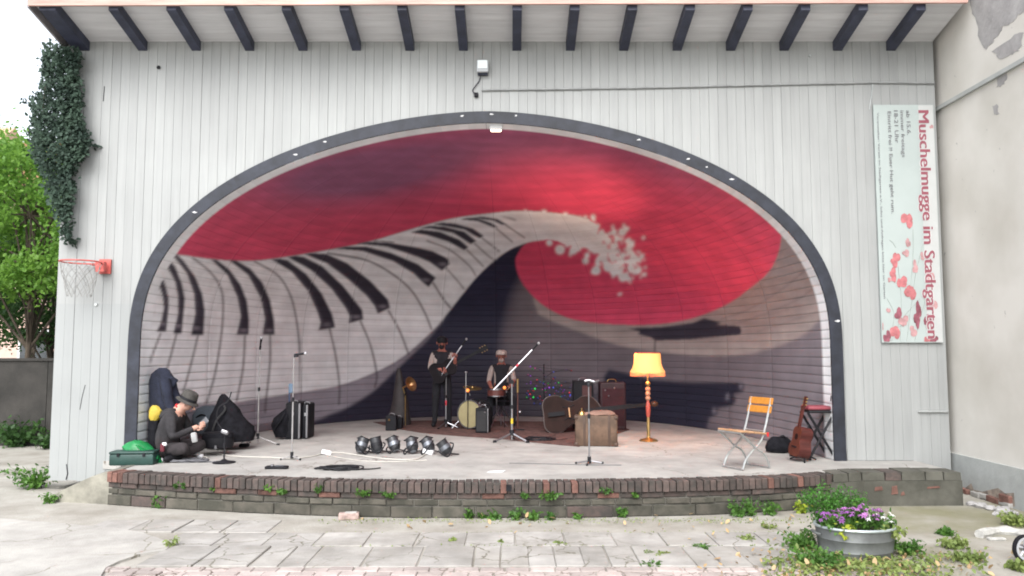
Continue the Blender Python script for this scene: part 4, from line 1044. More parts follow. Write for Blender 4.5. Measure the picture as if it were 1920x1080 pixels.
# banner
M_BAN = mat('pale_mint_banner_print', (.345,.39,.38), .55, var=.04, scale=1.5, bump=.05)
bx0, bx1, bz0, bz1 = 4.745, 5.53, 1.87, 4.985
ban = thing('banner', 'tall pale green banner with red vertical lettering and printed red poppies', 'banner', (bx0, D-.03, bz0))
BW, BH = bx1-bx0, bz1-bz0
part('panel', MB().box((BW/2, .0, BH/2), (BW, .02, BH)), M_BAN, ban)
M_EDGE = mat('white_banner_edge', (.42,.43,.425), .6, var=.03)
part('border', MB().box((BW-.10, -.0112, BH/2), (.19, .002, BH-.01)), M_EDGE, ban)
def text(body, m, x, ztop, length, height, parent, name='lettering', bold=0., extr=.001, dy=-.0168, split=False):
    cu = bpy.data.curves.new('t', 'FONT'); cu.body = body; cu.size = 1; cu.extrude = 0.0; cu.offset = bold; cu.resolution_u = 3
    o = bpy.data.objects.new('t', cu); C.objects.link(o); bpy.context.view_layer.update()
    me = bpy.data.meshes.new_from_object(o.evaluated_get(bpy.context.evaluated_depsgraph_get())); bpy.data.objects.remove(o)
    n_ = len(me.vertices); co = np.zeros(n_*3); me.vertices.foreach_get('co', co); co = co.reshape(-1, 3)
    sx_ = length/(co[:,0].max()-co[:,0].min()); sy_ = height/.72
    # reads from top to bottom, tops of the letters to the right
    out = np.stack([x+co[:,1]*sy_, np.full(n_, dy), ztop-(co[:,0]-co[:,0].min())*sx_], 1)
    me.vertices.foreach_set('co', out.ravel()); me.update(); me.name = name; me.materials.clear(); me.materials.append(m)
    if split:
        # one part per letter
        ed = [list(p.vertices) for p in me.polygons]; own = list(range(n_))
        def find(i):
            while own[i] != i: own[i] = own[own[i]]; i = own[i]
            return i
        for p in ed:
            for q in p[1:]: own[find(q)] = find(p[0])
        gr = {}
        for p in ed: gr.setdefault(find(p[0]), []).append(p)
        for ps in gr.values():
            ids = sorted({q for p in ps for q in p}); ix = {q: k for k, q in enumerate(ids)}
            mbl = MB()
            for sh_, dl_ in ((0, 0), (.0075, .0003), (-.0075, .0006)):
                for kf, p in enumerate(ps): mbl.add([(out[q][0], out[q][1]+dl_+kf*3e-6, out[q][2]+sh_) for q in p], [tuple(range(len(p)))])
            part('letter', mbl, m, parent)
        bpy.data.meshes.remove(me); return None
    o = bpy.data.objects.new(name, me); C.objects.link(o); o.parent = parent; o['kind'] = 'stuff'; return o
M_TXTR = mat('dark_rose_print', (.25,.07,.095), .6, var=.12, scale=30, bump=0)
M_TXTK = mat('dark_grey_print', (.16,.16,.17), .6, bump=0)
def bxz(px, py): p = aty(px, py, D-.045); return p.x-bx0, p.z-bz0
M_HALO = mat('white_print', (.46,.465,.46), .6, bump=0)
HALO = [(.013*math.cos(k*math.pi/4), .013*math.sin(k*math.pi/4)) for k in range(8)]
_h = text('Muschelmugge im Stadtgarten', M_HALO, BW-.20, BH-.08, 2.98, .142, ban, 'lettering_outline', 0., dy=-.0163)
_v = [tuple(v.co) for v in _h.data.vertices]; _p = [tuple(p.vertices) for p in _h.data.polygons]; bpy.data.objects.remove(_h)
mbh = MB()
for kh, (sx_, sz_) in enumerate(HALO):
    for kf, p in enumerate(_p): mbh.add([(_v[q][0]+sx_, _v[q][1]+kh*.0001+(kf % 40)*2e-6, _v[q][2]+sz_) for q in p], [tuple(range(len(p)))])
part('lettering_outline', mbh, M_HALO, ban, kind='stuff')
text('Muschelmugge im Stadtgarten', M_TXTR, BW-.20, BH-.08, 2.98, .142, ban, bold=0., split=True, dy=-.0172)
for (s_, px, y0_, y1_, hh) in [('ab 15.6.', 1699, 207, 253, .052), ('immer freitags', 1688, 207, 295, .048), ('18-21 Uhr', 1676, 207, 268, .052), ('Eintritt frei !! Euer Hut geht rum.', 1664, 209, 401, .048), ('Veranstalter: Verein im Stadtgarten e.V., Infos und Anfragen bitte hier im Garten', 1644, 211, 560, .026)]:
    xa, za = bxz(px, y0_); xb, zb = bxz(px, y1_); text(s_, M_TXTK, xa, za, za-zb, hh, ban, bold=.004)
M_POP = [mat('poppy_red_print', (.42,.14,.15), .6, var=.25, scale=14, bump=0), mat('poppy_pink_print', (.42,.24,.245), .6, var=.2, scale=14, bump=0), mat('dark_poppy_print', (.24,.075,.10), .6, var=.3, scale=14, bump=0)]
rp = random.Random(9)
pop = [(1700,413,11,17,0),(1681,488,10,14,0),(1676,515,8,12,0),(1690,528,10,14,0),(1706,554,11,17,0),(1682,586,8,12,2),(1721,590,8,22,2),(1678,624,9,14,0),(1664,632,8,12,2),(1750,570,8,10,1),(1748,634,10,10,2),(1735,636,8,6,0),(1703,455,5,9,1),(1698,475,6,8,1),(1747,238,4,5,1),(1715,500,6,12,1),(1745,515,8,14,1),(1730,480,4,8,1),(1668,525,4,5,1),(1654,612,4,7,1),(1694,600,10,10,1),(1741,605,8,14,2),(1712,620,8,10,1),(1666,580,4,6,1)]
for i, (px, py, rx, ry, mi) in enumerate(pop):
    cx, cz = bxz(px, py); mb = MB()
    for q in range(5):
        a = rp.uniform(0, 6.28); dx, dz = math.cos(a)*rx*.0035, math.sin(a)*ry*.0035; r1 = rx*.0044*rp.uniform(.7,1.2); r2 = ry*.0044*rp.uniform(.7,1.2); b0 = len(mb.v)
        ok = [(min(max(cx+dx+r1*math.cos(k*.785)*rp.uniform(.8,1.1), .01), BW-.01), -.0142-.0001*q-.0006*(i % 7)*.3, max(cz+dz+r2*math.sin(k*.785)*rp.uniform(.8,1.1), .012)) for k in range(8)]
        mb.add(ok, [tuple(range(8))])
    part('printed_poppy', mb, M_POP[mi], ban)
mb = MB()
for (a, b, c) in [((1712,430),(1712,480),(1706,560)),((1730,460),(1716,520),(1700,640)),((1684,500),(1690,560),(1688,640)),((1740,540),(1728,590),(1715,640)),((1672,640),(1690,600),(1725,560)),((1668,450),(1674,455),(1680,464)),((1664,560),(1676,590),(1670,640)),((1705,590),(1690,610),(1660,630))]:
    P = [bxz(*q) for q in (a, b, c)]; mb.tube(bez([(x, -.0125, z) for x, z in P], 5), .0022, 4)
part('printed_stem', mb, mat('grey_green_print', (.28,.31,.28), .6, bump=0), ban)
# floodlight with its cable and the conduit to the right
fp = aty(905, 125, D-.07)
fl_ = thing('floodlight', 'small grey floodlight box mounted high above the middle of the arch', 'floodlight', fp)
part('housing', MB().rbox((0, 0, 0), (.155,.10,.155), .015, (R(8),0,0)), mat('grey_lamp_housing', (.42,.44,.46), .5, var=.08), fl_)
part('lens', MB().box((0, -.056, .012), (.125,.012,.105), (R(8),0,0)), mat('lamp_glass', (.62,.68,.70), .15, spec=.6, var=.05), fl_)
part('bracket', MB().box((0, .045, -.085), (.13,.05,.03)), M_NAVY, fl_)
cp_ = [aty(x, y, D-.02) for x, y in [(902,140),(898,152),(890,163),(886,170),(893,178)]]
part('cable', MB().tube(bez([(p.x-fp.x, p.y-fp.y, p.z-fp.z) for p in cp_], 5), .007, 6), mat('dark_cable', (.05,.05,.06), .6), fl_)
jb = aty(893, 178, D-.02)
con = thing('conduit', 'thin grey cable conduit running from the small black socket towards the banner', 'conduit', jb)
part('socket', MB().rbox((0, 0, 0), (.055,.04,.06), .01), M_BLACK, con)
cp_ = [aty(x, y, D-.018) for x, y in [(903,169),(1060,167),(1250,164),(1450,159),(1640,155),(1752,156)]]
part('pipe', MB().tube([(p.x-jb.x, 0, p.z-jb.z) for p in cp_], .011, 7), mat('conduit_grey', (.27,.28,.28), .5), con)
cp_ = [aty(x, y, D-.02) for x, y in [(1636,158),(1634,180),(1630,205)]]
part('cable', MB().tube([(p.x-jb.x, 0, p.z-jb.z) for p in cp_], .004, 5), M_STEEL, con)
# work light hanging under the crown of the arch
wp = aty(930, 240, D+.12)
wl = thing('work_light', 'small pale lamp box fixed under the crown of the arch', 'lamp', wp)
part('housing', MB().rbox((0, 0, .0), (.17,.10,.06), .012), M_WHITEP, wl)
part('bracket', MB().box((0, .02, .05), (.04,.03,.06)), M_STEEL, wl)
part('lens', MB().box((0, .01, -.034), (.13,.07,.008)), mat('lit_lens', (.9,.85,.7), .3, bump=0, emit=((1,.85,.6), 3.)), wl)

# ================================================================== THINGS ON THE STAGE
def loft(rings, n=18, noise=0., seed=0, cap=True):
    """rings of (cx, cy, rx, ry, z) from the bottom up"""
    rr = random.Random(seed); mb = MB(); vs = []
    for (cx, cy, rx, ry, z) in rings:
        for k in range(n):
            a = 2*math.pi*k/n; q = 1+noise*(math.sin(3*a+z*17+seed)+.7*math.sin(7*a-z*29+seed*2)+rr.uniform(-.5,.5))
            vs.append((cx+rx*q*math.cos(a), cy+ry*q*math.sin(a), z+noise*.08*rr.uniform(-1,1)))
    fs = [(i*n+k, i*n+(k+1) % n, (i+1)*n+(k+1) % n, (i+1)*n+k) for i in range(len(rings)-1) for k in range(n)]
    if cap: fs += [tuple(range(n))[::-1], tuple(range((len(rings)-1)*n, len(rings)*n))]
    return mb.add(vs, fs)
def sil(base_px, y, rows_, depth=.5, skew=0.):
    """rings from a silhouette of rows (py, xleft, xright) at distance y, about a base on the stage"""
    b = aty(base_px, 700, y); out = []
    for (py, a, c) in rows_:
        pa, pc = aty(a, py, y), aty(c, py, y); rx = (pc.x-pa.x)/2
        out.append(((pa.x+pc.x)/2-b.x, skew*(pa.z-S), rx, max(.03, min(rx, .4)*depth*1.0), max(0.0, pa.z-S)))
    return b.x, out
def placed(name, label, cat, x, y, rz=0., group=None, z=S): return thing(name, label, cat, (x, y, z), rz, group)

# rug
rg_ = MB(); rp_ = [at(x, y) for x, y in [(742,804),(790,812),(860,818),(937,823),(1020,832),(1085,838),(1180,806),(1140,792),(800,789),(700,792)]]
rg_.prism([(p.x, p.y) for p in rp_], S+.001, S+.010)
tag(rg_.build('rug', mat('worn_dark_red_rug', (.115,.060,.052), .95, var=.35, scale=9, bump=.6, bscale=80)), 'worn dark red rug spread under the drums at the back of the stage', 'rug')

# ---------------------------------------------------------------- people
def figure(name, J, E, fingers, parent, mats, lv=2):
    names = list(J); ix = {k: i for i, k in enumerate(names)}
    me = bpy.data.meshes.new(name); me.from_pydata([J[k][0] for k in names], [(ix[a], ix[b]) for a, b, t in E], []); me.update()
    o = bpy.data.objects.new(name, me); C.objects.link(o)
    sk = o.modifiers.new('s', 'SKIN'); 
    for k in names:
        r = J[k][1]; v = me.skin_vertices[0].data[ix[k]]; v.radius = r if isinstance(r, tuple) else (r, r); v.use_root = (k == 'pelvis')
    ss = o.modifiers.new('d', 'SUBSURF'); ss.levels = lv; ss.render_levels = lv
    bpy.context.view_layer.update()
    m2 = bpy.data.meshes.new_from_object(o.evaluated_get(bpy.context.evaluated_depsgraph_get())); bpy.data.objects.remove(o)
    nv = len(m2.vertices); co = np.zeros(nv*3); m2.vertices.foreach_get('co', co); co = co.reshape(-1, 3)
    fv = [tuple(p.vertices) for p in m2.polygons]; seg = [(np.array(J[a][0]), np.array(J[b][0]), t) for a, b, t in E]
    tags = []
    for p in fv:
        c = co[list(p)].mean(0); best = 1e9; bt = 0
        for a, b, t in seg:
            d = b-a; q = max(0., min(1., np.dot(c-a, d)/(np.dot(d, d)+1e-9))); l = np.linalg.norm(c-(a+d*q))
            if l < best: best, bt = l, t
        tags.append(bt)
    mb = MB(); mb.add([tuple(v) for v in co], fv)
    skin_i = [i for i, m_ in enumerate(mats) if 'skin' in m_.name][0]
    for (pts_, r) in fingers:
        k = len(mb.f); P = bez(pts_, 3) if len(pts_) > 2 else [Vector(p) for p in pts_]; mb.tube(P, [r*(1-.35*i/len(P)) for i in range(len(P))], 6); tags += [skin_i]*(len(mb.f)-k)
    o = mb.build(name, None, parent, True)
    for m_ in mats: o.data.materials.append(m_)
    o.data.polygons.foreach_set('material_index', tags); o.data.update()
    return o
def hand(palm, dirv, side, curl, r=.0095, L=.075):
    """four unequal bent fingers and a thumb rooted in a palm"""
    d = Vector(dirv).normalized(); s_ = Vector(side).normalized(); c = Vector(curl).normalized(); p = Vector(palm); out = []
    for k, l in enumerate((.92, 1.0, .95, .75)):
        b = p+s_*(k-1.5)*.021+d*.012
        out.append(([b, b+d*L*l*.5, b+d*L*l*.78+c*L*l*.28, b+d*L*l*.72+c*L*l*.55], r))
    b = p-s_*.034-d*.02
    out.append(([b, b-s_*.022+d*.03, b-s_*.012+d*.055+c*.02], r*1.1)); return out

def face(mb_parent, c, fwd, up, r, m_skin, m_hair=None):
    """eyes, nose, ears and mouth as small shapes set on the head"""
    f = Vector(fwd).normalized(); u = Vector(up); u = (u-f*u.dot(f)).normalized(); s_ = f.cross(u); c = Vector(c)
    nose = MB().tube([c+f*r*.86+u*r*.15, c+f*r*1.16-u*r*.12, c+f*r*.9-u*r*.2], [r*.08, r*.17, r*.12], 7); part('nose', nose, m_skin, mb_parent, True)
    for q in (-1, 1):
        part('ear', MB().ball(c+s_*q*r*.92-f*r*.05-u*r*.02, (r*.14, r*.22, r*.28), 8), m_skin, mb_parent, True)
        part('eye', MB().ball(c+f*r*.86+s_*q*r*.34+u*r*.08, r*.11, 8), mat('dark_eye', (.03,.025,.02), .3, bump=0), mb_parent, True)
    part('mouth', MB().tube([c+f*r*.86-s_*r*.26-u*r*.48, c+f*r*.95-u*r*.5, c+f*r*.86+s_*r*.26-u*r*.48], r*.06, 6), mat('lips', (.32,.11,.10), .5, bump=0), mb_parent, True)

# man sitting cross-legged with a phone
M_TOP = mat('charcoal_hooded_top_cloth', (.030,.028,.031), .95, var=.25, scale=14, bump=.5, bscale=50)
M_TRS = mat('dark_brown_trouser_cloth', (.032,.027,.029), .95, var=.25, scale=14, bump=.4, bscale=50)
b = at(330, 862)
man = placed('person', 'man in dark hooded top and grey hat sitting cross-legged looking at a phone', 'person', b.x, b.y)
J = {'pelvis':((-.13,0,.15),(.175,.15)),'waist':((-.14,0,.30),(.165,.14)),'chest':((-.07,0,.47),(.19,.15)),'collar':((.0,0,.605),(.12,.10)),'neck':((.055,-.005,.67),.060),'skull':((.125,-.01,.715),(.088,.095)),'jaw':((.185,-.015,.675),(.058,.062)),
 'shl':((-.02,-.175,.555),.075),'ell':((.06,-.27,.31),.058),'wrl':((.245,-.10,.405),.034),'pal':((.295,-.055,.43),(.034,.026)),
 'shr':((-.02,.175,.555),.075),'elr':((.08,.25,.33),.058),'wrr':((.26,.055,.40),.034),'par':((.30,.02,.425),(.034,.026)),
 'hpl':((-.08,-.13,.13),.11),'knl':((.235,-.30,.185),.078),'anl':((.13,.03,.075),.050),'fol':((.05,.13,.05),.042),
 'hpr':((-.08,.13,.13),.11),'knr':((.26,.27,.17),.078),'anr':((.10,-.12,.06),.050),'for':((.02,-.27,.05),.045),'tor':((-.02,-.34,.045),.038)}
E = [('pelvis','waist',0),('waist','chest',0),('chest','collar',0),('collar','neck',2),('neck','skull',2),('skull','jaw',2),('chest','shl',0),('shl','ell',0),('ell','wrl',0),('wrl','pal',2),('chest','shr',0),('shr','elr',0),('elr','wrr',0),('wrr','par',2),
 ('pelvis','hpl',1),('hpl','knl',1),('knl','anl',1),('anl','fol',3),('pelvis','hpr',1),('hpr','knr',1),('knr','anr',1),('anr','for',3),('for','tor',3)]
fing = hand((.30,-.055,.432), (.7,.25,.35), (0,.3,1), (.1,1,.1))+hand((.305,.025,.43), (.7,-.25,.35), (0,-.3,1), (.1,-1,.1))
figure('body', J, E, fing, man, [M_TOP, M_TRS, M_SKIN, M_BLACK])
face(man, (.145,-.012,.70), (.86,-.12,-.50), (.5,0,.86), .088, M_SKIN)
ht = MB(); hm = Euler((0, R(26), 0)).to_matrix()
ht.lathe([(.0,.118),(.06,.118),(.092,.105),(.104,.05),(.110,.0),(.150,-.022),(.152,-.028),(.108,-.012),(.098,.03),(.0,.09)], 22, (.135,-.01,.765), hm)
part('hat', ht, mat('dark_grey_felt_hat', (.060,.056,.052), .95, var=.25, scale=20, bump=.5, bscale=90), man, True)
part('hat_band', MB().lathe([(.1115,.003),(.1065,.034),(.108,.034),(.1135,.003)], 22, (.135,-.01,.765), hm), M_BLACK, man, True)
part('collar', MB().tube(bez([(.035,-.062,.655),(.0,-.055,.69),(-.01,0,.705),(.0,.055,.69),(.035,.062,.655)], 4), .013, 7), mat('red_shirt_collar', (.55,.03,.035), .9, bump=.2), man, True)
part('hood', loft([(-.10,0,.10,.13,.50),(-.10,0,.125,.16,.56),(-.075,0,.115,.15,.62),(-.045,0,.08,.11,.66)], 14, .04, 3), M_TOP, man, True)
ph = thing('phone', 'small silver phone held in the hands of the sitting man', 'phone', (b.x+.345, b.y-.015, S+.475), 0)
part('case', MB().rbox((0,0,0), (.07,.012,.14), .008, (R(8), R(50), 0)), mat('silver_phone', (.20,.21,.23), .3, .6), ph)
part('screen', MB().box((-.009,0,.008), (.058,.010,.12), (R(8), R(50), 0)), mat('phone_glass', (.05,.055,.06), .12, spec=.6), ph)
# bits hanging on him
part('wrist_strap', MB().rbox((-.02,-.31,.235), (.055,.03,.04), .01), M_WHITEP, man); part('pouch', MB().rbox((-.045,-.305,.19), (.05,.04,.10), .012), mat('dark_red_pouch', (.12,.02,.03), .8), man)

def musician(label, x, y, rz, J, E, fing, mats, headc, fwd, r=.098):
    t = placed('person', label, 'person', x, y, rz); figure('body', J, E, fing, t, mats); face(t, headc, fwd, (0,0,1), r, [m_ for m_ in mats if 'skin' in m_.name][0]); return t
M_VEST = mat('black_waistcoat_cloth', (.014,.013,.018), .9, var=.25, scale=14, bump=.3)
M_TRB = mat('black_trouser_cloth', (.013,.013,.017), .95, var=.25, scale=14, bump=.3)
# standing guitarist
p = at(828, 801)
J = {'pelvis':((0,0,.90),(.15,.115)),'waist':((0,0,1.05),(.14,.105)),'chest':((0,-.01,1.25),(.165,.115)),'collar':((0,-.01,1.385),(.085,.075)),'neck':((0,-.025,1.44),.052),'skull':((0,-.055,1.555),(.082,.092)),'jaw':((0,-.085,1.485),(.058,.06)),
 'shl':((-.165,-.01,1.34),.062),'ell':((-.215,-.06,1.08),.050),'cul':((-.20,-.10,1.06),.042),'wrl':((-.02,-.20,1.055),.030),'pal':((.02,-.215,1.06),(.036,.024)),
 'shr':((.165,-.01,1.34),.062),'elr':((.24,-.10,1.13),.050),'cur':((.25,-.13,1.14),.042),'wrr':((.255,-.24,1.24),.030),'par':((.26,-.26,1.275),(.036,.024)),
 'hpl':((-.09,0,.86),.10),'knl':((-.11,-.03,.47),.066),'anl':((-.13,.02,.09),.048),'fol':((-.145,-.15,.04),.042),
 'hpr':((.09,0,.86),.10),'knr':((.12,-.02,.47),.066),'anr':((.14,.03,.09),.048),'for':((.165,-.14,.04),.042)}
E = [('pelvis','waist',1),('waist','chest',1),('chest','collar',1),('collar','neck',2),('neck','skull',2),('skull','jaw',2),('chest','shl',1),('shl','ell',0),('ell','cul',0),('cul','wrl',2),('wrl','pal',2),('chest','shr',1),('shr','elr',0),('elr','cur',0),('cur','wrr',2),('wrr','par',2),
 ('pelvis','hpl',3),('hpl','knl',3),('knl','anl',3),('anl','fol',4),('pelvis','hpr',3),('hpr','knr',3),('knr','anr',3),('anr','for',4)]
fing = hand((.03,-.225,1.06), (1,-.1,-.2), (0,0,1), (0,.6,-.6))+hand((.26,-.27,1.285), (.1,-.5,.6), (1,0,-.3), (-.3,.8,.2))
gtr = musician('man in black waistcoat and rolled pale sleeves standing at the back playing a dark guitar', p.x, p.y, 0, J, E, fing, [M_SHIRT, M_VEST, M_SKIN2, M_TRB, M_BLACK], (0,-.055,1.535), (.1,-.95,-.2))
part('hair', loft([(0,-.02,.098,.095,1.535),(0,-.03,.102,.104,1.585),(0,-.045,.088,.092,1.635),(0,-.05,.04,.045,1.662)], 16, .03, 2), M_BLACK, gtr, True)
part('beard', MB().ball((0,-.115,1.465), (.05,.035,.045), 10), M_BLACK, gtr, True)
def guitar_outline(s_=1., wst=.72):
    P = [(0,0),(.13,.005),(.185,.07),(.185,.15),(.135,.24),(.125,.29),(.145,.36),(.135,.43),(.07,.475),(0,.48)]
    R_ = bez([(a, b_, 0) for a, b_ in P], 4); R_ = [(q.x*s_, q.y*s_) for q in R_]; return R_+[(-a, b_) for a, b_ in R_[-2:0:-1]]
def guitar(label, cat, loc, mtx, mbody, mtop, neck=.50, name='guitar', s_=1., depth=.09, group=None):
    t = thing(name, label, cat, loc, 0, group); o_ = guitar_outline(s_)
    part('body', MB().prism(o_, -depth/2, depth/2, mtx), mbody, t)
    part('soundboard', MB().prism([(a*.97, b_*.98+.005) for a, b_ in o_], depth/2, depth/2+.004, mtx), mtop, t)
    part('sound_hole', MB().lathe([(0,0),(.048*s_,0),(.048*s_,.002)], 16, mtx@Vector((0,.31*s_,depth/2+.004)), mtx), M_BLACK, t)
    part('bridge', MB().box(mtx@Vector((0,.15*s_,depth/2+.01)), (.14*s_,.022*s_,.014), mtx), M_BLACK, t)
    part('neck', MB().box(mtx@Vector((0,(.46+neck/2)*s_,depth/2-.008)), (.05*s_,neck*s_,.03), mtx), M_WOODR if mbody is M_WOODR else M_BLACK, t)
    h = part('headstock', MB().box(mtx@Vector((0,(.46+neck+.08)*s_,depth/2-.02)), (.07*s_,.17*s_,.018), mtx), M_WOODR if mbody is M_WOODR else M_BLACK, t)
    for k in range(3):
        for q in (-1, 1): part('tuning_peg', MB().ball(mtx@Vector((q*.048*s_,(.46+neck+.03+.05*k)*s_,depth/2-.02)), (.015,.010,.010), 6), M_BRASS, h)
    return t
# dark guitar of the standing man: across the body, neck rising to the right
mx = Matrix(((.5,.84,-.15),(-.0,-.19,-.98),(-.86,.5,-.09))).to_3x3()
mx = (Euler((R(82), 0, 0)).to_matrix()@Euler((0,0,R(-62))).to_matrix())
guitar('dark guitar held across the body of the standing man', 'guitar', (p.x-.17, p.y-.17, S+.93), mx, M_VEST, mat('black_guitar_top', (.014,.012,.014), .75, bump=0, spec=.08), .52)

# drummer
p = at(940, 796)
J = {'pelvis':((0,0,.58),(.155,.13)),'waist':((0,-.01,.74),(.145,.115)),'chest':((0,-.03,.98),(.17,.12)),'collar':((0,-.04,1.145),(.085,.075)),'neck':((0,-.06,1.20),.054),'skull':((0,-.10,1.315),(.084,.094)),'jaw':((0,-.135,1.235),(.060,.062)),
 'shl':((-.175,-.03,1.10),.064),'ell':((-.235,-.08,.84),.050),'cul':((-.232,-.12,.80),.042),'wrl':((-.18,-.30,.70),.030),'pal':((-.165,-.345,.69),(.034,.026)),
 'shr':((.175,-.03,1.10),.064),'elr':((.24,-.08,.85),.050),'cur':((.24,-.12,.82),.042),'wrr':((.19,-.30,.76),.030),'par':((.175,-.345,.755),(.034,.026)),
 'hpl':((-.10,-.02,.54),.10),'knl':((-.20,-.42,.52),.070),'anl':((-.20,-.42,.10),.048),'fol':((-.215,-.58,.05),.042),
 'hpr':((.10,-.02,.54),.10),'knr':((.22,-.40,.52),.070),'anr':((.22,-.40,.10),.048),'for':((.24,-.56,.05),.042)}
fing = hand((-.16,-.36,.688), (.2,-1,-.2), (1,0,0), (0,.4,-.9))+hand((.17,-.36,.752), (-.2,-1,-.2), (-1,0,0), (0,.4,-.9))
dr = musician('man in pale flat cap and black waistcoat sitting behind the drums', p.x, p.y, 0, J, E, fing, [M_SHIRT, M_VEST, M_SKIN2, M_TRB, M_BLACK], (0,-.10,1.295), (0,-.9,-.42))
part('cap', loft([(0,-.085,.102,.108,1.315),(0,-.085,.108,.116,1.35),(0,-.09,.095,.10,1.39),(0,-.09,.05,.05,1.412)], 18, .01, 2), mat('pale_cap_cloth', (.44,.37,.34), .9, bump=.3), dr, True)
part('cap_peak', MB().add([(-.08,-.18,1.335),(.08,-.18,1.335),(.055,-.245,1.318),(-.055,-.245,1.318),(-.08,-.18,1.347),(.08,-.18,1.347),(.055,-.245,1.327),(-.055,-.245,1.327)], [(0,3,2,1),(4,5,6,7),(0,1,5,4),(1,2,6,5),(2,3,7,6),(3,0,4,7)]), MATS['pale_cap_cloth'], dr)
part('beard', MB().ball((0,-.155,1.215), (.05,.04,.05), 10), mat('grey_beard', (.30,.24,.22), .95), dr, True)
for q in (-1, 1):
    st_o = thing('drumstick', 'wooden drumstick in the %s hand of the drummer' % ('left' if q > 0 else 'right'), 'drumstick', (p.x+q*.165, p.y-.37, S+.72), 0)
    part('shaft', MB().tube([(q*.02,.08,.02),(-q*.06,-.30,-.04)], [.008,.005], 6), mat('pale_stick_wood', (.50,.36,.20), .6), st_o)
stl = placed('drum_stool', 'round black stool under the drummer', 'stool', p.x, p.y)
part('seat', MB().lathe([(0,.36),(.16,.36),(.17,.385),(.165,.43),(.0,.44)], 20), M_BLACK, stl, True)
for k in range(3): part('leg', MB().tube([(0,0,.34),(.26*math.cos(k*2.1+.5), .26*math.sin(k*2.1+.5), .01)], .013, 6), M_CHROME, stl)

# ---------------------------------------------------------------- drum kit: each drum stands on its own
dp = at(886, 806)
bdm = placed('bass_drum', 'bass drum with a cream front skin standing on the rug', 'drum', dp.x+.03, dp.y+.15)
rm = Euler((R(90), 0, R(-28))).to_matrix()
part('shell', MB().lathe([(.235,-.17),(.235,.17)], 30, (0,0,.275), rm), mat('black_drum_lacquer', (.018,.017,.02), .25), bdm, True)
for (z0_, z1_) in ((.150,.185),(-.185,-.150)): part('hoop', MB().lathe([(.237,z0_),(.256,z0_),(.256,z1_),(.237,z1_),(.237,z0_)], 30, (0,0,.275), rm), M_CHROME if z0_ > 0 else M_BLACK, bdm, True)
part('skin', MB().lathe([(.0,.176),(.12,.175),(.236,.172)], 30, (0,0,.275), rm), mat('cream_drum_skin', (.33,.285,.155), .7, var=.1, scale=5, bump=.05), bdm, True)
part('skin', MB().lathe([(.236,-.172),(.0,-.172)], 30, (0,0,.275), rm), M_WHITEP, bdm, True)
for k in range(8):
    a = k*math.pi/4+.2; part('lug', MB().box(rm@Vector((.248*math.cos(a), .248*math.sin(a), 0))+Vector((0,0,.275)), (.03,.03,.10), rm), M_CHROME, bdm)
for q in (-1, 1): part('spur', MB().tube([rm@Vector((q*.22,-.08,.08))+Vector((0,0,.275)), rm@Vector((q*.36,-.26,.19))+Vector((0,0,.275))], .009, 6), M_CHROME, bdm)
sn = placed('snare_drum', 'red brown snare drum on a stand in front of the drummer', 'drum', p.x-.08, p.y-.50)
part('shell', MB().lathe([(.0,.56),(.17,.56),(.17,.69),(.0,.692)], 26), mat('red_brown_drum', (.11,.035,.03), .3), sn, True)
for z_ in (.56,.68): part('hoop', MB().lathe([(.172,z_),(.18,z_),(.18,z_+.018),(.172,z_+.018)], 26), M_CHROME, sn, True)
part('stand', MB().tube([(0,0,.56),(0,0,.2)], .012, 7), M_CHROME, sn)
for k in range(3): part('leg', MB().tube([(0,0,.26),(.2*math.cos(k*2.1), .2*math.sin(k*2.1), .005)], .009, 6), M_CHROME, sn)
cy = at(872, 803); cyo = placed('cymbal_stand', 'slim cymbal stand with a small brass cymbal left of the drummer', 'cymbal', cy.x, cy.y+.2)
part('pole', MB().tube([(0,0,.12),(0,0,1.0)], .010, 7), M_CHROME, cyo)
for k in range(3): part('leg', MB().tube([(0,0,.22),(.24*math.cos(k*2.1+1), .24*math.sin(k*2.1+1), .005)], .009, 6), M_CHROME, cyo)
part('cymbal', MB().lathe([(.0,.765),(.03,.762),(.035,.750),(.17,.735),(.17,.732),(.03,.745),(0,.755)], 26, (.05,0,0), Euler((R(10),R(6),0)).to_matrix()), M_BRASS, cyo, True)
part('wing_nut', MB().ball((0,0,1.0), (.03,.018,.018), 8), M_CHROME, cyo, True)
M_ORL = mat('orange_lamp', (.9,.30,.06), .4, bump=0, emit=((1,.22,.05), .5))
for (px, py, l_) in ((877,732,'left'),(946,727,'right')):
    q = aty(px, py, dp.y-.06 if px < 900 else p.y-.72); o = thing('clip_lamp', 'small glowing orange clip lamp at the %s end of the drums' % l_, 'lamp', q)
    part('bulb', MB().ball((0,0,0), .031, 12), M_ORL, o, True); part('clip', MB().tube([(0,.02,-.02),(.03,.03,-.05),(.04,.03,-.09)], .008, 6), M_CHROME, o)
    part('stem', MB().tube([(0,.03,-.03),(0,.03,-(q.z-S)+.01)], .007, 6), M_BLACK, o)
sp_ = at(906, 812)
spk = placed('monitor_speaker', 'small black speaker with a chrome side edge beside the bass drum', 'speaker', sp_.x, sp_.y, R(-12))
part('cabinet', MB().rbox((0,0,.22), (.22,.24,.42), .02), M_BLACK, spk); part('grille', MB().box((0,-.123,.21), (.17,.008,.33)), mat('speaker_grille', (.03,.03,.032), .8, bump=.8, bscale=200), spk)
part('trim', MB().rbox((.108,-.11,.22), (.022,.03,.40), .008), M_CHROME, spk); part('handle', MB().tube(bez([(-.05,0,.43),(-.03,0,.47),(.03,0,.47),(.05,0,.43)],4), .009, 6), M_CHROME, spk)
part('knob', MB().ball((.06,-.13,.36), .018, 8), M_CHROME, spk)

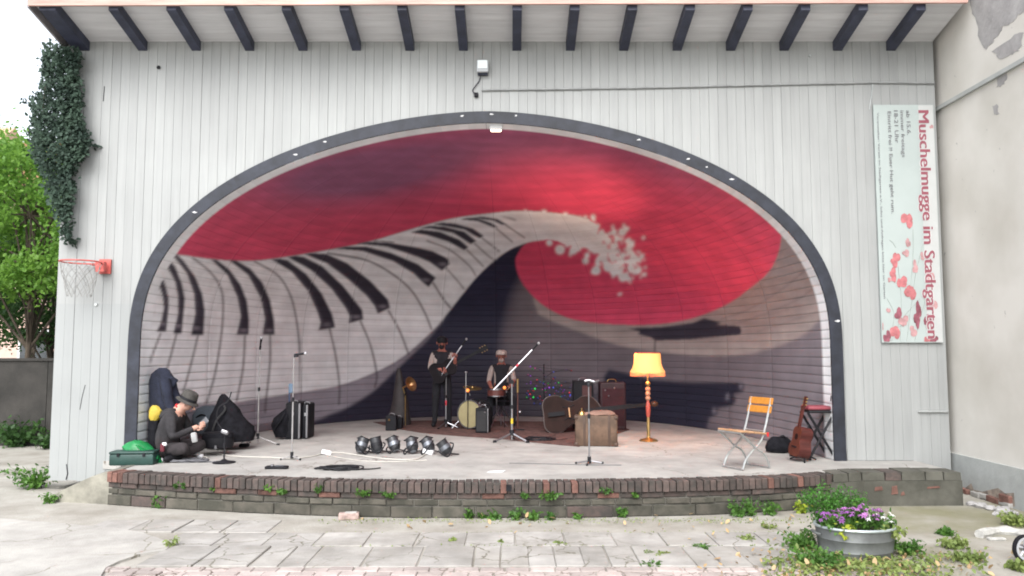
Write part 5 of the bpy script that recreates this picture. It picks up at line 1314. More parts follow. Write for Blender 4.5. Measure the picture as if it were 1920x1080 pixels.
# ---------------------------------------------------------------- microphone stands
M_TAPER = mat('red_tape', (.50,.04,.06), .5, bump=0); M_TAPEY = mat('yellow_tape', (.62,.45,.03), .5, bump=0)
M_STBK = mat('black_stand_paint', (.015,.015,.018), .5, spec=.2)
def mic(t, at_, d, r=.022):
    d = Vector(d).normalized(); a = Vector(at_)
    m_ = part('microphone', MB().tube([a-d*.15, a-d*.01], [.010,.017], 9), M_STBK, t, True)
    part('mic_head', MB().ball(a+d*.012, (r, r, r*1.15), 10), mat('mic_mesh', (.45,.45,.47), .4, .7, bump=.8, bscale=200), m_, True)
def stand(label, px, py, h, legs, lr, pr=.013, boom=None, tape=(), mcol=None, clip=True, rot=0., base='tripod', micd=(.4,-.6,.5)):
    q = at(px, py); t = placed('microphone_stand', label, 'microphone stand', q.x, q.y)
    m_ = mcol or M_CHROME
    if base == 'disc': part('base', MB().lathe([(0,0),(.135,0),(.14,.012),(.05,.028),(.016,.05),(0,.05)], 24), M_STBK, t, True)
    part('pole', MB().tube([(0,0,.03),(0,0,h*.58)], pr, 9), m_, t, True)
    part('inner_tube', MB().tube([(0,0,h*.58),(0,0,h)], pr*.66, 8), m_, t, True)
    part('clutch', MB().lathe([(pr*.8,-.03),(pr*1.7,-.025),(pr*1.7,.025),(pr*.8,.03)], 10, (0,0,h*.58)), M_STBK, t, True)
    if base == 'tripod':
        part('hub', MB().lathe([(pr,-.03),(pr*2.1,-.03),(pr*2.1,.05),(pr,.05)], 10, (0,0,lr[1])), M_STBK, t, True)
        for k, a in enumerate(legs):
            e_ = (lr[0]*math.cos(a), lr[0]*math.sin(a), .012); l = part('leg', MB().tube([(0,0,lr[1]), e_], pr*.85, 7), m_, t, True)
            part('foot', MB().tube([Vector(e_)*.9+Vector((0,0,.003)), Vector(e_)*1.04], pr*1.25, 7), M_STBK, l, True)
    if boom:
        (bx, bz), (ex, ez) = boom[:2]; yb_ = boom[2] if len(boom) > 2 else 0
        part('boom', MB().tube([(bx, -yb_*.4, bz), (ex, yb_, ez)], pr*.8, 8), m_, t, True)
        part('boom_clamp', MB().lathe([(0,-.03),(.03,-.03),(.034,.0),(.03,.03),(0,.03)], 12, (0,-.0,h), Euler((R(90),0,0)).to_matrix()), M_STBK, t, True)
        d = Vector((ex-bx, 0, ez-bz)).normalized(); mic(t, Vector((ex, yb_, ez))+d*.13, d)
        if len(tape) > 2: part('tape', MB().tube([Vector((bx,-yb_*.4,bz)).lerp(Vector((ex,yb_,ez)), .58), Vector((bx,-yb_*.4,bz)).lerp(Vector((ex,yb_,ez)), .64)], pr*.86, 9), M_TAPER, t, True)
    elif clip:
        d = Vector(micd).normalized(); part('clip', MB().tube([(0,0,h), Vector((0,0,h))+d*.06], .015, 8), M_STBK, t, True); mic(t, Vector((0,0,h+.02))+d*.15, d)
    for (f_, mm_) in tape[:2]: part('tape', MB().tube([(0,0,h*f_),(0,0,h*(f_+.09))], pr*1.08, 9), mm_, t, True)
    return t
z_of = lambda py, y: aty(960, py, y).z-S
x_of = lambda px, y: aty(px, 600, y).x
# main boom stand in the middle
q = at(960, 828); 
stand('chrome boom microphone stand with yellow and red tape standing in front of the drummer', 960, 828, z_of(716, q.y), (R(205), R(-35), R(85)), (.30,.13), .019, ((x_of(926,q.y)-q.x, z_of(731,q.y)), (x_of(998,q.y)-q.x, z_of(656,q.y)), .05), ((.30, M_TAPEY), (.2, M_CHROME), 1))
q = at(836, 803)
stand('chrome boom microphone stand with red tape in front of the standing guitarist', 836, 803, z_of(701, q.y), (R(-10), R(120), R(240)), (.24,.11), .015, ((x_of(820,q.y)-q.x, z_of(716,q.y)), (x_of(866,q.y)-q.x, z_of(648,q.y)), .05), ((.42, M_TAPER), (.2, M_CHROME)))
q = at(1105, 870)
t = stand('straight chrome stand with two clips standing before the tan suitcase', 1105, 870, z_of(716, q.y), (R(178), R(2), R(255)), (.17,.04), .011, None, (), clip=False)
h_ = z_of(716, q.y)
part('clip', MB().tube([(-.05,0,h_+.01),(.0,0,h_+.02),(.07,0,h_+.0)], .017, 8), M_CHROME, t, True); part('clip', MB().tube([(.07,0,h_),(.13,.03,h_+.02)], [.020,.012], 8), M_CHROME, t, True); part('knob', MB().lathe([(.012,-.05),(.026,-.04),(.022,.0),(.012,.01)], 10, (0,0,h_-.01)), M_STBK, t, True)
# stands on the left
q = at(483, 834)
stand('slim stand with one broad white leg left of the black cases', 483, 834, z_of(655, q.y), (R(-8), R(130), R(245)), (.33,.12), .011, None, (), mat('dull_grey_stand', (.33,.32,.32), .5, .5), micd=(.2,-.3,.9))
q = at(547, 862)
stand('tall thin stand with a forked clip nearest the white cable', 547, 862, z_of(668, q.y), (R(200), R(-25), R(80)), (.14,.05), .010, None, (), MATS['dull_grey_stand'], micd=(.95,-.2,.1))
t = placed('tuner_stand', 'thin blue stand with a small red light beside the black cases', 'stand', at(541, 815).x, at(541, 815).y)
q = at(541, 815); m_bl = mat('blue_grey_metal', (.10,.14,.24), .5, .3)
part('pole', MB().tube([(0,0,0.0),(0,0,z_of(735,q.y))], .014, 8), m_bl, t, True); part('clamp', MB().rbox((.02,0,z_of(728,q.y)), (.07,.04,.16), .015), mat('pale_blue_clip', (.22,.32,.45), .5), t)
part('light', MB().ball((0,-.02,z_of(758,q.y)), .026, 10), mat('red_led', (.8,.05,.08), .4, bump=0, emit=((1,.04,.10), .9)), t, True)
part('base', MB().lathe([(0,0),(.12,0),(.11,.015),(0,.02)], 16), M_STBK, t, True)
q = at(420, 868)
t = stand('short black stand with a round base beside the sitting man', 420, 868, z_of(812, q.y), (), (0,0), .010, None, (), M_STBK, base='disc', clip=False)
part('clip', MB().rbox((.0,0,z_of(810, q.y)), (.09,.05,.05), .012, (0,R(20),0)), M_CHROME, t); part('hoop', MB().tube(bez([(0,0,z_of(812,q.y)),(-.10,.0,z_of(790,q.y)),(-.09,.0,z_of(765,q.y)),(.02,.02,z_of(752,q.y)),(.06,.02,z_of(735,q.y))], 6), .007, 6), M_STBK, t, True)

# ---------------------------------------------------------------- cases, bags and boxes on the left
bx, rg2 = sil(300, 10.36, [(850,276,330),(825,275,333),(800,275,335),(775,277,341),(750,276,338),(735,276,330),(722,276,327),(712,277,326),(702,281,319),(695,287,315),(690,294,308)], .55)
ct_ = placed('coat', 'dark navy coat draped over an upright case by the left arch foot', 'coat', bx, 10.42); part('drape', loft(rg2, 26, .035, 5), M_NAVYC, ct_, True)
part('lapel', MB().rbox((.17,-.09,.98), (.10,.03,.15), .02, (0,R(35),R(20))), M_NAVYC, ct_)
part('sleeve', MB().tube(bez([(.10,-.13,1.02),(.16,-.17,.80),(.23,-.16,.58)], 6), [.07]*6+[.06]*6+[.05], 10), M_NAVYC, ct_, True)
q = at(293, 866)
o = placed('yellow_bag', 'yellow crumpled bag behind the back of the sitting man', 'bag', x_of(296,10.28), 10.28)
part('bag', loft([(0,0,.05,.05,.50),(.0,0,.075,.06,.55),(.01,0,.08,.06,.62),(0,0,.05,.04,.67),(-.01,0,.02,.02,.69)], 14, .08, 4), mat('yellow_bag_cloth', (.42,.31,.04), .7, bump=.4), o, True)
part('base', loft([(0,0,.07,.05,.0),(0,0,.06,.05,.5)], 12, .05, 4), M_CLOTH, o, True)
gb = placed('green_bag', 'bright green plastic bag slumped over the dark green box', 'bag', x_of(272, 9.98), 9.98)
part('bag', loft([(.05,0,.22,.14,.0),(.02,0,.21,.14,.10),(-.03,0,.17,.12,.20),(-.05,0,.12,.09,.25),(-.04,0,.05,.04,.275)], 18, .07, 7), mat('bright_green_plastic', (.012,.19,.055), .35, var=.2, scale=6, bump=.5, bscale=12), gb, True)
part('flap', MB().prism([(-.02,-.03),(.10,-.06),(.30,-.02),(.27,.04),(.05,.05)], 0, .012, Euler((R(14), R(32), 0)).to_matrix(), (.02,-.10,.22)), MATS['bright_green_plastic'], gb)
q = at(237, 874); gbx = placed('green_box', 'dark green tool box at the left end of the stage', 'box', q.x+.02, q.y+.16, R(6))
mgx = mat('dark_green_box_paint', (.018,.052,.044), .45, var=.2, scale=5)
part('body', MB().rbox((0,0,.068), (.52,.24,.136), .018), mgx, gbx, True); part('lid', MB().rbox((0,0,.152), (.53,.25,.034), .016), mgx, gbx, True)
for x_ in (-.15,.15): part('latch', MB().box((x_,-.128,.13), (.03,.01,.04)), M_BLACK, gbx)
bx, rg2 = sil(408, 10.75, [(838,382,436),(832,380,437),(818,380,437),(811,383,434)], 1.0)
dc = placed('drum_case', 'low round black drum case lying in front of the bag heap', 'case', bx, 10.75); part('body', loft(rg2, 24, .004, 1), M_BLACK, dc, True)
part('lid', loft([(a, b_, c_+.006, d_+.006, e_) for a, b_, c_, d_, e_ in rg2[2:]], 24, .004, 1), M_CLOTH, dc, True); part('buckle', MB().box((.08,-.205,.12), (.03,.01,.05)), M_CHROME, dc)
bx, rg2 = sil(425, 11.35, [(826,388,476),(812,384,478),(800,388,472),(790,392,462),(778,398,455),(768,402,450),(758,405,440),(750,408,432),(743,412,426),(739,416,422)], .75)
bh = placed('bag_heap', 'tall black cloth bag slumped against the keyboard mural', 'bag', bx, 11.35); part('bag', loft(rg2, 26, .05, 8), M_CLOTH, bh, True)
part('strap', MB().tube(bez([(-.10,-.25,.22),(-.04,-.24,.42),(.05,-.17,.56),(.02,-.12,.62)],6), .014, 6), MATS['speaker_grille'], bh, True); part('buckle', MB().rbox((.07,-.33,.13), (.06,.02,.04), .01), M_CHROME, bh)
bx, rg2 = sil(388, 11.7, [(812,366,420),(795,362,424),(778,362,420),(766,370,410),(761,380,404)], .6)
gb2 = placed('grey_bag', 'dark grey blue bag behind the hands of the sitting man', 'bag', bx, 11.7); part('bag', loft(rg2, 20, .03, 9), mat('grey_blue_bag_cloth', (.045,.055,.068), .9, bump=.4), gb2, True); part('handle', MB().tube(bez([(-.10,-.1,.42),(0,-.14,.47),(.10,-.1,.42)],5), .012, 6), M_CLOTH, gb2)
# hard cases by the stand
y_ = 12.75; q = Vector((x_of(560, y_), y_, S))
mce = mat('grey_case_edge', (.20,.20,.21), .5)
for (pl, pr_, top_, lb, dyy) in ((545,575,753,'wider black hard case standing behind the thin stand',0),(574,587,756,'narrow black hard case standing right of the wider one',.06)):
    xa, xb = x_of(pl, y_), x_of(pr_, y_); hh = z_of(top_, y_); cs = placed('hard_case', lb, 'case', (xa+xb)/2, y_+dyy, 0, 'black hard cases by the mural')
    part('shell', MB().rbox((0,0,hh/2), (xb-xa-.012,.42,hh), .03), M_BLACK, cs, True)
    for x__ in ((xb-xa)/2-.03,): part('edge', MB().rbox((x__,-.20,hh/2), (.03,.05,hh-.03), .012), mce, cs, True)
    part('handle', MB().tube(bez([(-.04,-.1,hh-.005),(-.03,-.1,hh+.02),(.03,-.1,hh+.02),(.04,-.1,hh-.005)],3), .008, 6), mce, cs); part('latch', MB().box((0,-.215,hh*.7), (.03,.012,.05)), M_CHROME, cs)
bx, rg2 = sil(530, 12.7, [(818,520,546),(805,514,549),(795,512,548),(783,517,550),(772,530,551),(764,540,552)], .7)
o = placed('gig_bag', 'rounded black gig bag leaning on the hard cases', 'bag', bx, 12.6); part('bag', loft(rg2, 20, .02, 4), M_CLOTH, o, True); part('strap', MB().tube(bez([(-.06,-.13,.15),(.05,-.14,.30),(.10,-.10,.42)],4), .010, 6), M_BLACK, o)
# upright bass case with a brass horn, in the dark
y_ = 14.9; bx, rg2 = sil(750, y_, [(798,726,770),(790,725,771),(775,730,768),(755,735,766),(735,738,762),(715,741,757),(698,743,753),(690,745,751)], .6)
uc = placed('instrument_case', 'tall brown instrument case standing in the dark left of the guitarist', 'case', bx, y_); part('body', loft(rg2, 20, .008, 3), mat('dark_brown_leather', (.028,.021,.022), .6, var=.3, scale=6), uc, True); part('handle', MB().tube(bez([(.10,-.12,.55),(.13,-.15,.62),(.10,-.12,.70)],4), .012, 6), M_BLACK, uc)
hn = aty(766, 722, y_-.15)
hr_ = thing('brass_horn', 'small brass horn with its bell turned to the right by the brown instrument case', 'horn', hn)
hm2 = Euler((0, R(70), R(-35))).to_matrix()
part('bell', MB().lathe([(.012,-.16),(.018,-.06),(.035,.0),(.075,.045),(.135,.07),(.14,.068),(.07,.035),(.03,-.01),(.01,-.1)], 22, (0,0,0), hm2), mat('copper_brass', (.45,.24,.11), .3, .8, var=.15), hr_, True); part('stem', MB().tube([hm2@Vector((0,0,-.15)), (-.06,.02,-.2), (-.06,.05,-(hn.z-S))], .011, 7), M_BRASS, hr_)
for (px, lb, s_) in ((735,'small dark amplifier at the left foot of the brown instrument case',.26),(748,'little black effects box at the right foot of the brown instrument case',.20)):
    q = at(px, 806-(px-735)*.2); o = placed('amplifier', lb, 'amplifier', q.x, q.y-.05); part('cabinet', MB().rbox((0,0,s_*.5), (s_*.72,.2,s_), .015), M_BLACK, o); part('handle', MB().tube(bez([(-.05,0,s_),(-.03,0,s_+.03),(.03,0,s_+.03),(.05,0,s_)],3), .008, 6), M_CHROME, o); part('knob', MB().ball((-.03,-.105,s_*.72), .02, 8), M_BRASS if s_ > .22 else M_CHROME, o)

# ---------------------------------------------------------------- row of spotlights and cables
for i, (px, py, rz, tilt) in enumerate([(676,852,.5,25),(705,851,.3,-12),(738,850,-.2,-28),(772,852,-.6,-30),(803,852,-.4,-38),(834,856,.4,-32)]):
    q = at(px, py); lbs = ['first spotlight from the left, lens facing forward, in the row on the stage floor','second spotlight from the left, standing nearly upright','third spotlight from the left with a broad silver band','fourth spotlight from the left, tilted to the right','fifth spotlight from the left, behind the white plug','last spotlight on the right, leaning furthest over']
    t = placed('spotlight', lbs[i], 'spotlight', q.x, q.y+.05, rz, 'black spotlights lying in a row')
    m_ = Euler((R(-18), R(tilt), 0)).to_matrix(); c_ = (0, 0, .105)
    part('can', MB().lathe([(.0,-.085),(.05,-.085),(.072,-.05),(.076,.02),(.078,.10),(.082,.10),(.070,.09),(.060,.03),(0,.03)], 18, c_, m_), mat('black_lamp_can', (.028,.029,.033), .38, var=.2), t, True)
    part('band', MB().lathe([(.0775,-.02),(.082,-.02),(.082,.035),(.0785,.035)], 18, c_, m_), mat('dull_silver', (.15,.16,.18), .4, .6) if i in (0,2,3,4,5) else M_STBK, t, True)
    part('gel_frame', MB().lathe([(.082,.098),(.105,.102),(.105,.108),(.082,.108)], 4, c_, m_@Euler((0,0,.785)).to_matrix()), M_STBK, t)
    part('yoke', MB().tube(bez([m_@Vector((-.095,0,.02))+Vector(c_), m_@Vector((-.10,-.07,-.03))+Vector(c_), Vector((0,-.14,.015)), m_@Vector((.10,-.07,-.03))+Vector(c_), m_@Vector((.095,0,.02))+Vector(c_)],5), .010, 6), M_STBK, t, True)
    part('lens', MB().lathe([(0,-.088),(.04,-.088),(.045,-.084)], 12, c_, m_), mat('grey_lens', (.20,.22,.25), .15, spec=.6), t)
    part('cable', MB().tube(bez([m_@Vector((0,.02,-.085))+Vector(c_), (.03,.12,.03), (.14,.10,.012), (.2,.02,.012)],5), .009, 6), M_STBK, t, True)
def cable(label, px_pts, r, m_, cat='cable', lift=.012, plug=None):
    P = [at(x, y) for x, y in px_pts]; o0 = P[0]; t = placed('cable', label, cat, o0.x, o0.y)
    part('lead', MB().tube(bez([(p_.x-o0.x, p_.y-o0.y, r+random.uniform(0,lift)*.3) for p_ in P], 7), r, 6), m_, t, True)
    if plug:
        for (x, y, d, rz) in plug:
            p_ = at(x, y); part('plug', MB().rbox((p_.x-o0.x, p_.y-o0.y, .035), d, .014, (0,R(12),rz)), M_WHITEP, t, True)
    return t
cable('white cable running across the stage from the sitting man to the spotlights', [(372,852),(400,851),(440,857),(500,859),(548,861),(590,856),(613,850),(645,851),(690,858),(740,863),(780,862),(798,853)], .009, M_WIRE, plug=[(612,853,(.13,.06,.06),.3),(803,852,(.15,.07,.065),-.3)])
cable('second thin white lead looping below the spotlights', [(612,854),(640,860),(690,866),(745,867),(800,864)], .006, M_WIRE)
def coil(label, px, py, rx, ry, n, r, m_, seed, cat='cable coil'):
    rr = random.Random(seed); q = at(px, py); t = placed('cable_coil', label, cat, q.x, q.y); P = []
    for k in range(n*9):
        a = k*2*math.pi/9; g_ = rr.uniform(.55, 1.0); P.append((rx*g_*math.cos(a)+rx*.15*math.sin(k*.3), ry*g_*math.sin(a), r+.008*(k % 4)))
    P += [(rx*1.3, -ry*.2, r), (rx*1.7, ry*.4, r)]
    part('lead', MB().tube(bez(P, 3), r, 5), m_, t, True); return t
coil('black cable tangle lying near the brick edge left of the middle', 636, 880, .28, .16, 6, .008, M_STBK, 1)
coil('tangled black cable on the rug right of the boom stand', 1012, 825, .26, .22, 5, .008, M_STBK, 2)
coil('clump of leads on the floor in front of the sitting man', 350, 866, .30, .12, 5, .008, mat('grey_lead', (.10,.10,.11), .6), 3)
cable('dark cable rising from the tangle to the suitcase', [(1020,826),(1048,812),(1075,800)], .007, M_STBK)
cable('long thin crack-like cable along the stage front', [(955,869),(1010,870),(1080,872),(1165,873)], .004, MATS['grey_lead'])
for (px, py, d, lb, m_) in [(458,838,(.13,.11,.05),'small black pedal with a silver switch on the floor',M_BLACK),(519,879,(.27,.10,.035),'flat black pedal near the brick edge',M_BLACK),(1447,842,(.11,.10,.10),'small dark gadget on a foot behind the folding chair',M_BLACK)]:
    q = at(px, py); o = placed('effects_pedal', lb, 'pedal', q.x, q.y); part('case', MB().rbox((0,0,d[2]/2), d, .015), m_, o, True); part('switch', MB().lathe([(0,.0),(.02,0),(.018,.018),(0,.02)], 10, (-d[0]*.2,0,d[2])), M_CHROME, o, True); part('plate', MB().box((d[0]*.12,0,d[2]+.001), (d[0]*.4,d[1]*.6,.006)), mat('dull_silver', (.15,.16,.18), .4, .6), o)
for (px, py, d, rz, lb) in [(362,853,(.17,.09,.07),-.35,'pale grey power strip beside the foot of the sitting man'),(376,858,(.10,.06,.05),-.5,'small white adapter next to the power strip'),(304,866,(.07,.06,.05),0,'round white plug on the floor by the green box')]:
    q = at(px, py); o = placed('power_adapter', lb, 'adapter', q.x, q.y-.02, rz); part('body', MB().rbox((0,0,d[2]/2), d, .02), M_WHITEP, o, True); part('lead', MB().tube(bez([(d[0]/2,0,.02),(d[0]*.9,.05,.008),(d[0]*1.3,.0,.008)],4), .006, 6), M_WIRE, o, True)
part('glove', MB().rbox((.29,-.16,.30), (.075,.05,.13), .02, (0,R(-12),0)), mat('pale_grey_glove', (.36,.36,.36), .8), man, True)
q = at(930, 885); o = placed('paper', 'small sheet of white paper lying near the brick edge', 'paper', q.x, q.y); part('sheet', MB().prism([(-.11,-.03),(.08,-.035),(.11,.03),(-.07,.04)], .002, .008, Euler((R(3),R(-3),0)).to_matrix()), M_WHITEP, o)

# ---------------------------------------------------------------- suitcase, bass, fairy lights, lamp
q = at(1120, 838); sc_ = placed('suitcase', 'old tan suitcase standing upright in front of the dark double bass', 'suitcase', q.x, q.y+.14, R(-6))
mt_ = mat('worn_tan_leather', (.105,.064,.042), .7, var=.3, scale=5, bump=.4); mt2 = mat('darker_tan_strap', (.070,.042,.030), .6)
part('body', MB().rbox((0,0,.225), (.62,.20,.45), .03), mt_, sc_, True)
for x_ in (-.17,.19): part('strap', MB().rbox((x_,0,.226), (.05,.212,.458), .02), mt2, sc_, True)
for x_ in (-.29,.29):
    for z_ in (.03,.42): part('corner', MB().rbox((x_,-.005,z_), (.06,.215,.06), .02), mt2, sc_, True)
part('handle', MB().tube(bez([(-.07,0,.45),(-.05,0,.49),(.05,0,.49),(.07,0,.45)],4), .013, 7), mt2, sc_, True)
o = thing('brass_bell', 'small brass bell on the left corner of the suitcase', 'bell', (q.x-.21, q.y+.14, S+.45)); part('bowl', MB().lathe([(.05,0),(.045,.03),(.03,.055),(.01,.065),(0,.066)], 16), M_BRASS, o, True); part('handle', MB().tube([(0,0,.06),(0,0,.10)], .009, 6), M_BRASS, o)
o = thing('cloth', 'crumpled brown cloth lying on top of the suitcase', 'cloth', (q.x+.06, q.y+.14, S+.452)); part('fold', loft([(0,0,.24,.09,0),(0,0,.22,.08,.03),(.03,0,.13,.06,.055),(.05,0,.05,.03,.065)], 20, .08, 5), mat('brown_cloth', (.22,.13,.10), .95, bump=.5), o, True)
# double bass lying on its side
y_ = 13.6; q = Vector((x_of(1072, y_), y_, S))
db = placed('double_bass', 'dark brown double bass lying on its side behind the suitcase', 'double bass', q.x, q.y)
BO = bez([(-.50,0,0),(-.50,.20,0),(-.40,.31,0),(-.22,.31,0),(-.10,.23,0),(0.,.19,0),(.10,.21,0),(.20,.26,0),(.34,.24,0),(.44,.14,0),(.50,.03,0)], 5)
bo = [(v_.x, v_.y) for v_ in BO]; bo = bo+[(a, -b_) for a, b_ in bo[-2:0:-1]]
bm = Euler((R(80), R(-6), 0)).to_matrix()
part('body', MB().prism(bo[::-1], -.10, .10, bm, (0,0,.33)), mat('dark_bass_ribs', (.045,.02,.016), .35), db, True)
part('belly', MB().prism([(a*.97, b_*.97) for a, b_ in bo[::-1]], .10, .112, bm, (0,0,.33)), mat('brown_bass_belly', (.024,.011,.009), .6, var=.3, scale=3, bump=0, spec=.12), db, True)
part('neck', MB().box(bm@Vector((.92,0,.09))+Vector((0,0,.33)), (.86,.06,.05), bm), M_BLACK, db); part('fingerboard', MB().box(bm@Vector((.62,0,.135))+Vector((0,0,.33)), (.80,.075,.022), bm), M_BLACK, db)
part('bridge', MB().box(bm@Vector((-.06,0,.15))+Vector((0,0,.33)), (.02,.16,.09), bm), mat('pale_bridge_wood', (.45,.26,.12), .5), db); part('tailpiece', MB().box(bm@Vector((-.28,0,.145))+Vector((0,0,.33)), (.28,.07,.02), bm), M_BLACK, db)
for s_ in (-1, 1): part('sound_hole', MB().tube([bm@Vector((x_,s_*(.11+.02*math.sin(x_*20)),.113))+Vector((0,0,.33)) for x_ in (-.16,-.11,-.06,-.01,.04)], [.014,.009,.008,.009,.014], 6), M_BLACK, db)
part('scroll', MB().ball(bm@Vector((1.40,0,.10))+Vector((0,0,.33)), (.07,.05,.05), 10), M_WOODB, db, True)
y_ = 14.0
o = placed('amplifier', 'black framed amplifier behind the double bass', 'amplifier', x_of(1094, y_), y_+.25); part('cabinet', MB().rbox((0,0,.43), (.36,.26,.86), .02), M_BLACK, o); part('panel', MB().box((.06,-.134,.60), (.16,.008,.36)), mat('dark_red_cloth_panel', (.07,.03,.03), .8), o); part('handle', MB().tube(bez([(-.08,0,.86),(-.05,0,.90),(.05,0,.90),(.08,0,.86)],3), .01, 6), M_CHROME, o)
o = placed('speaker_cabinet', 'dark red speaker cabinet standing behind the right end of the double bass', 'speaker', x_of(1148, y_), y_+.15); part('cabinet', MB().rbox((0,0,.42), (.46,.34,.84), .03), mat('dark_red_vinyl', (.032,.010,.014), .5, var=.2), o); part('grille', MB().box((0,-.173,.40), (.38,.008,.66)), mat('dark_red_grille', (.045,.014,.018), .9, bump=.8, bscale=150), o)
for (x_, z_) in ((-.14,.70),(-.08,.60),(.02,.74)): part('knob', MB().ball((x_,-.18,z_), .017, 8), M_CHROME, o, True)
part('handle', MB().tube(bez([(-.08,0,.84),(-.05,0,.88),(.05,0,.88),(.08,0,.84)],3), .011, 6), M_BRASS, o)
# fairy lights in a heap, hanging on a small stand
y_ = 14.6; q = Vector((x_of(1020, y_), y_, S)); fl = placed('fairy_lights', 'heap of tiny red, green, blue and violet fairy lights glowing right of the drums', 'fairy lights', q.x, q.y)
rl = random.Random(3); P = []
cl = [((1,.04,.08),'red'),((.04,.9,.15),'green'),((.10,.16,1),'blue'),((.5,.1,.9),'violet'),((.9,.1,.5),'pink')]
FM = {c: mat('glowing_%s_bulb' % c, tuple(q*.25 for q in v), .4, bump=0, emit=(v, .20)) for v, c in cl}
FD = {c: mat('faint_%s_bulb' % c, tuple(q*.12 for q in v), .4, bump=0, emit=(v, .045)) for v, c in cl}
for k in range(90):
    px, py = rl.gauss(1022, 24), rl.gauss(733, 20)
    if not (984 < px < 1072 and 672 < py < 768): continue
    v_ = aty(px, py, y_+rl.uniform(-.12,.12)); P.append((v_.x-q.x, v_.y-q.y, v_.z-S))
for k, p_ in enumerate(P):
    c = rl.choice(['red','green','blue','blue','violet','violet','pink']); part('bulb', MB().ball(p_, rl.choice((.008,.012,.016)), 8), FM[c] if rl.random() < .35 else FD[c], fl, True)
part('wire', MB().tube(bez(sorted(P, key=lambda v_: (round(v_[2]*6), v_[0])), 2), .004, 4), M_STBK, fl); part('wire_post', MB().tube([(0,.1,0),(0,.1,1.15)], .012, 6), M_STBK, fl)
for (px, py, r_) in [(1003,729,.040),(1000,745,.034),(1025,748,.030),(990,733,.028),(1028,765,.034),(1013,757,.03),(999,692,.03)]:
    v_ = aty(px, py, y_-.1); c = {1003:'green',1000:'green',1025:'violet',990:'red',1028:'red',1013:'blue',999:'green'}[px]; part('bulb', MB().ball((v_.x-q.x, v_.y-q.y, v_.z-S), r_*.5, 10), FM[c] if px not in (999,990,1013) else FD[c], fl, True)
bell = aty(974, 773, 13.9); o = placed('hi_hat_pedal', 'thin stand with a chrome ball between the drums and the fairy lights', 'stand', bell.x-.02, 13.95)
part('pole', MB().tube([(-.01,0,0),(-.01,0,bell.z-S+.55)], .010, 7), mat('dark_copper_tube', (.14,.06,.05), .4, .6), o); part('ball', MB().ball((.03,-.03,bell.z-S), .036, 12), M_CHROME, o, True); part('brass_sleeve', MB().tube([(-.01,0,bell.z-S+.34),(-.01,0,bell.z-S+.58)], .018, 8), M_BRASS, o); part('base', MB().lathe([(0,0),(.12,0),(.11,.02),(0,.03)], 16), M_STBK, o)
# floor lamp, lit
q = at(1216, 827); lm = placed('floor_lamp', 'lit floor lamp with a fringed orange shade and turned wooden post', 'lamp', q.x, q.y)
hz = lambda py: z_of(py, q.y)
part('base', MB().lathe([(0,0),(.14,0),(.145,.012),(.12,.03),(.05,.045),(.03,.06),(.022,.10),(0,.10)], 26), M_BRASS, lm, True)
part('lower_tube', MB().lathe([(.026,.06),(.027,.22),(.022,.42),(.026,.46)], 16), M_BRASS, lm, True)
mw_ = mat('turned_lamp_wood', (.42,.20,.12), .3, var=.2, scale=10, bump=0); mw2 = mat('red_lamp_wood', (.36,.07,.05), .25, var=.2, bump=0)
part('post', MB().lathe([(.022,.36),(.034,.42),(.038,.50),(.030,.58),(.024,.60),(.020,.64)], 16), mw2, lm, True)
for z_ in (.66,.73,.80,.88): part('turned_bead', MB().lathe([(.014,z_-.04),(.034,z_-.025),(.042,z_),(.034,z_+.025),(.014,z_+.04)], 16), mw_ if z_ < .85 else M_BRASS, lm, True)
part('upper_tube', MB().lathe([(.016,.90),(.014,1.16)], 10), M_BRASS, lm, True)
zt, zb_ = hz(662), hz(702)
# thin fabric that lets the bulb glow through
mS = bpy.data.materials.new('glowing_lampshade_fabric'); mS.use_nodes = True; n = mS.node_tree; b_ = n.nodes['Principled BSDF']
b_.inputs['Base Color'].default_value = (.72,.34,.12,1); b_.inputs['Roughness'].default_value = .9; b_.inputs['Emission Color'].default_value = (1.,.40,.13,1); b_.inputs['Emission Strength'].default_value = .20
tl = n.nodes.new('ShaderNodeBsdfTranslucent'); tl.inputs[0].default_value = (.85,.42,.14,1); ms = n.nodes.new('ShaderNodeMixShader'); ms.inputs[0].default_value = .05
n.links.new(b_.outputs[0], ms.inputs[1]); n.links.new(tl.outputs[0], ms.inputs[2]); n.links.new(ms.outputs[0], n.nodes['Material Output'].inputs[0])
prof = [(.262,zb_+.015),(.268,zb_+.035),(.235,zb_+.10),(.212,zb_+.17),(.200,zt)]
sh = MB(); NS = 32; vs = []
for (r_, z_) in prof:
    for k in range(NS): a = 2*math.pi*k/NS; q_ = 1+.018*math.cos(8*a)*(r_/.26); vs.append((r_*q_*math.cos(a), r_*q_*math.sin(a), z_+.012*math.cos(8*a)*(1 if z_ < zb_+.06 else 0)))
sh.add(vs, [(i*NS+k, i*NS+(k+1) % NS, (i+1)*NS+(k+1) % NS, (i+1)*NS+k) for i in range(len(prof)-1) for k in range(NS)])
so = part('shade', sh, mS, lm, True)
fr = MB()
for k in range(72):
    a = 2*math.pi*k/72; r_ = .264; fr.box((r_*math.cos(a), r_*math.sin(a), zb_-.002), (.012,.006,.052), (0,0,a))
fo = part('fringe', fr, mat('orange_fringe', (.55,.20,.10), .9, emit=((1,.25,.06), .12)), so); fo['kind'] = 'stuff'
part('shade_ring', MB().lathe([(.198,zt-.004),(.204,zt-.004),(.204,zt+.008),(.198,zt+.008)], 32), mw2, so, True)
part('bulb', MB().ball((-.06,-.03,zb_+.12), .035, 12), mat('lit_bulb', (1,.8,.4), .4, bump=0, emit=((1,.62,.22), 5.)), lm, True)
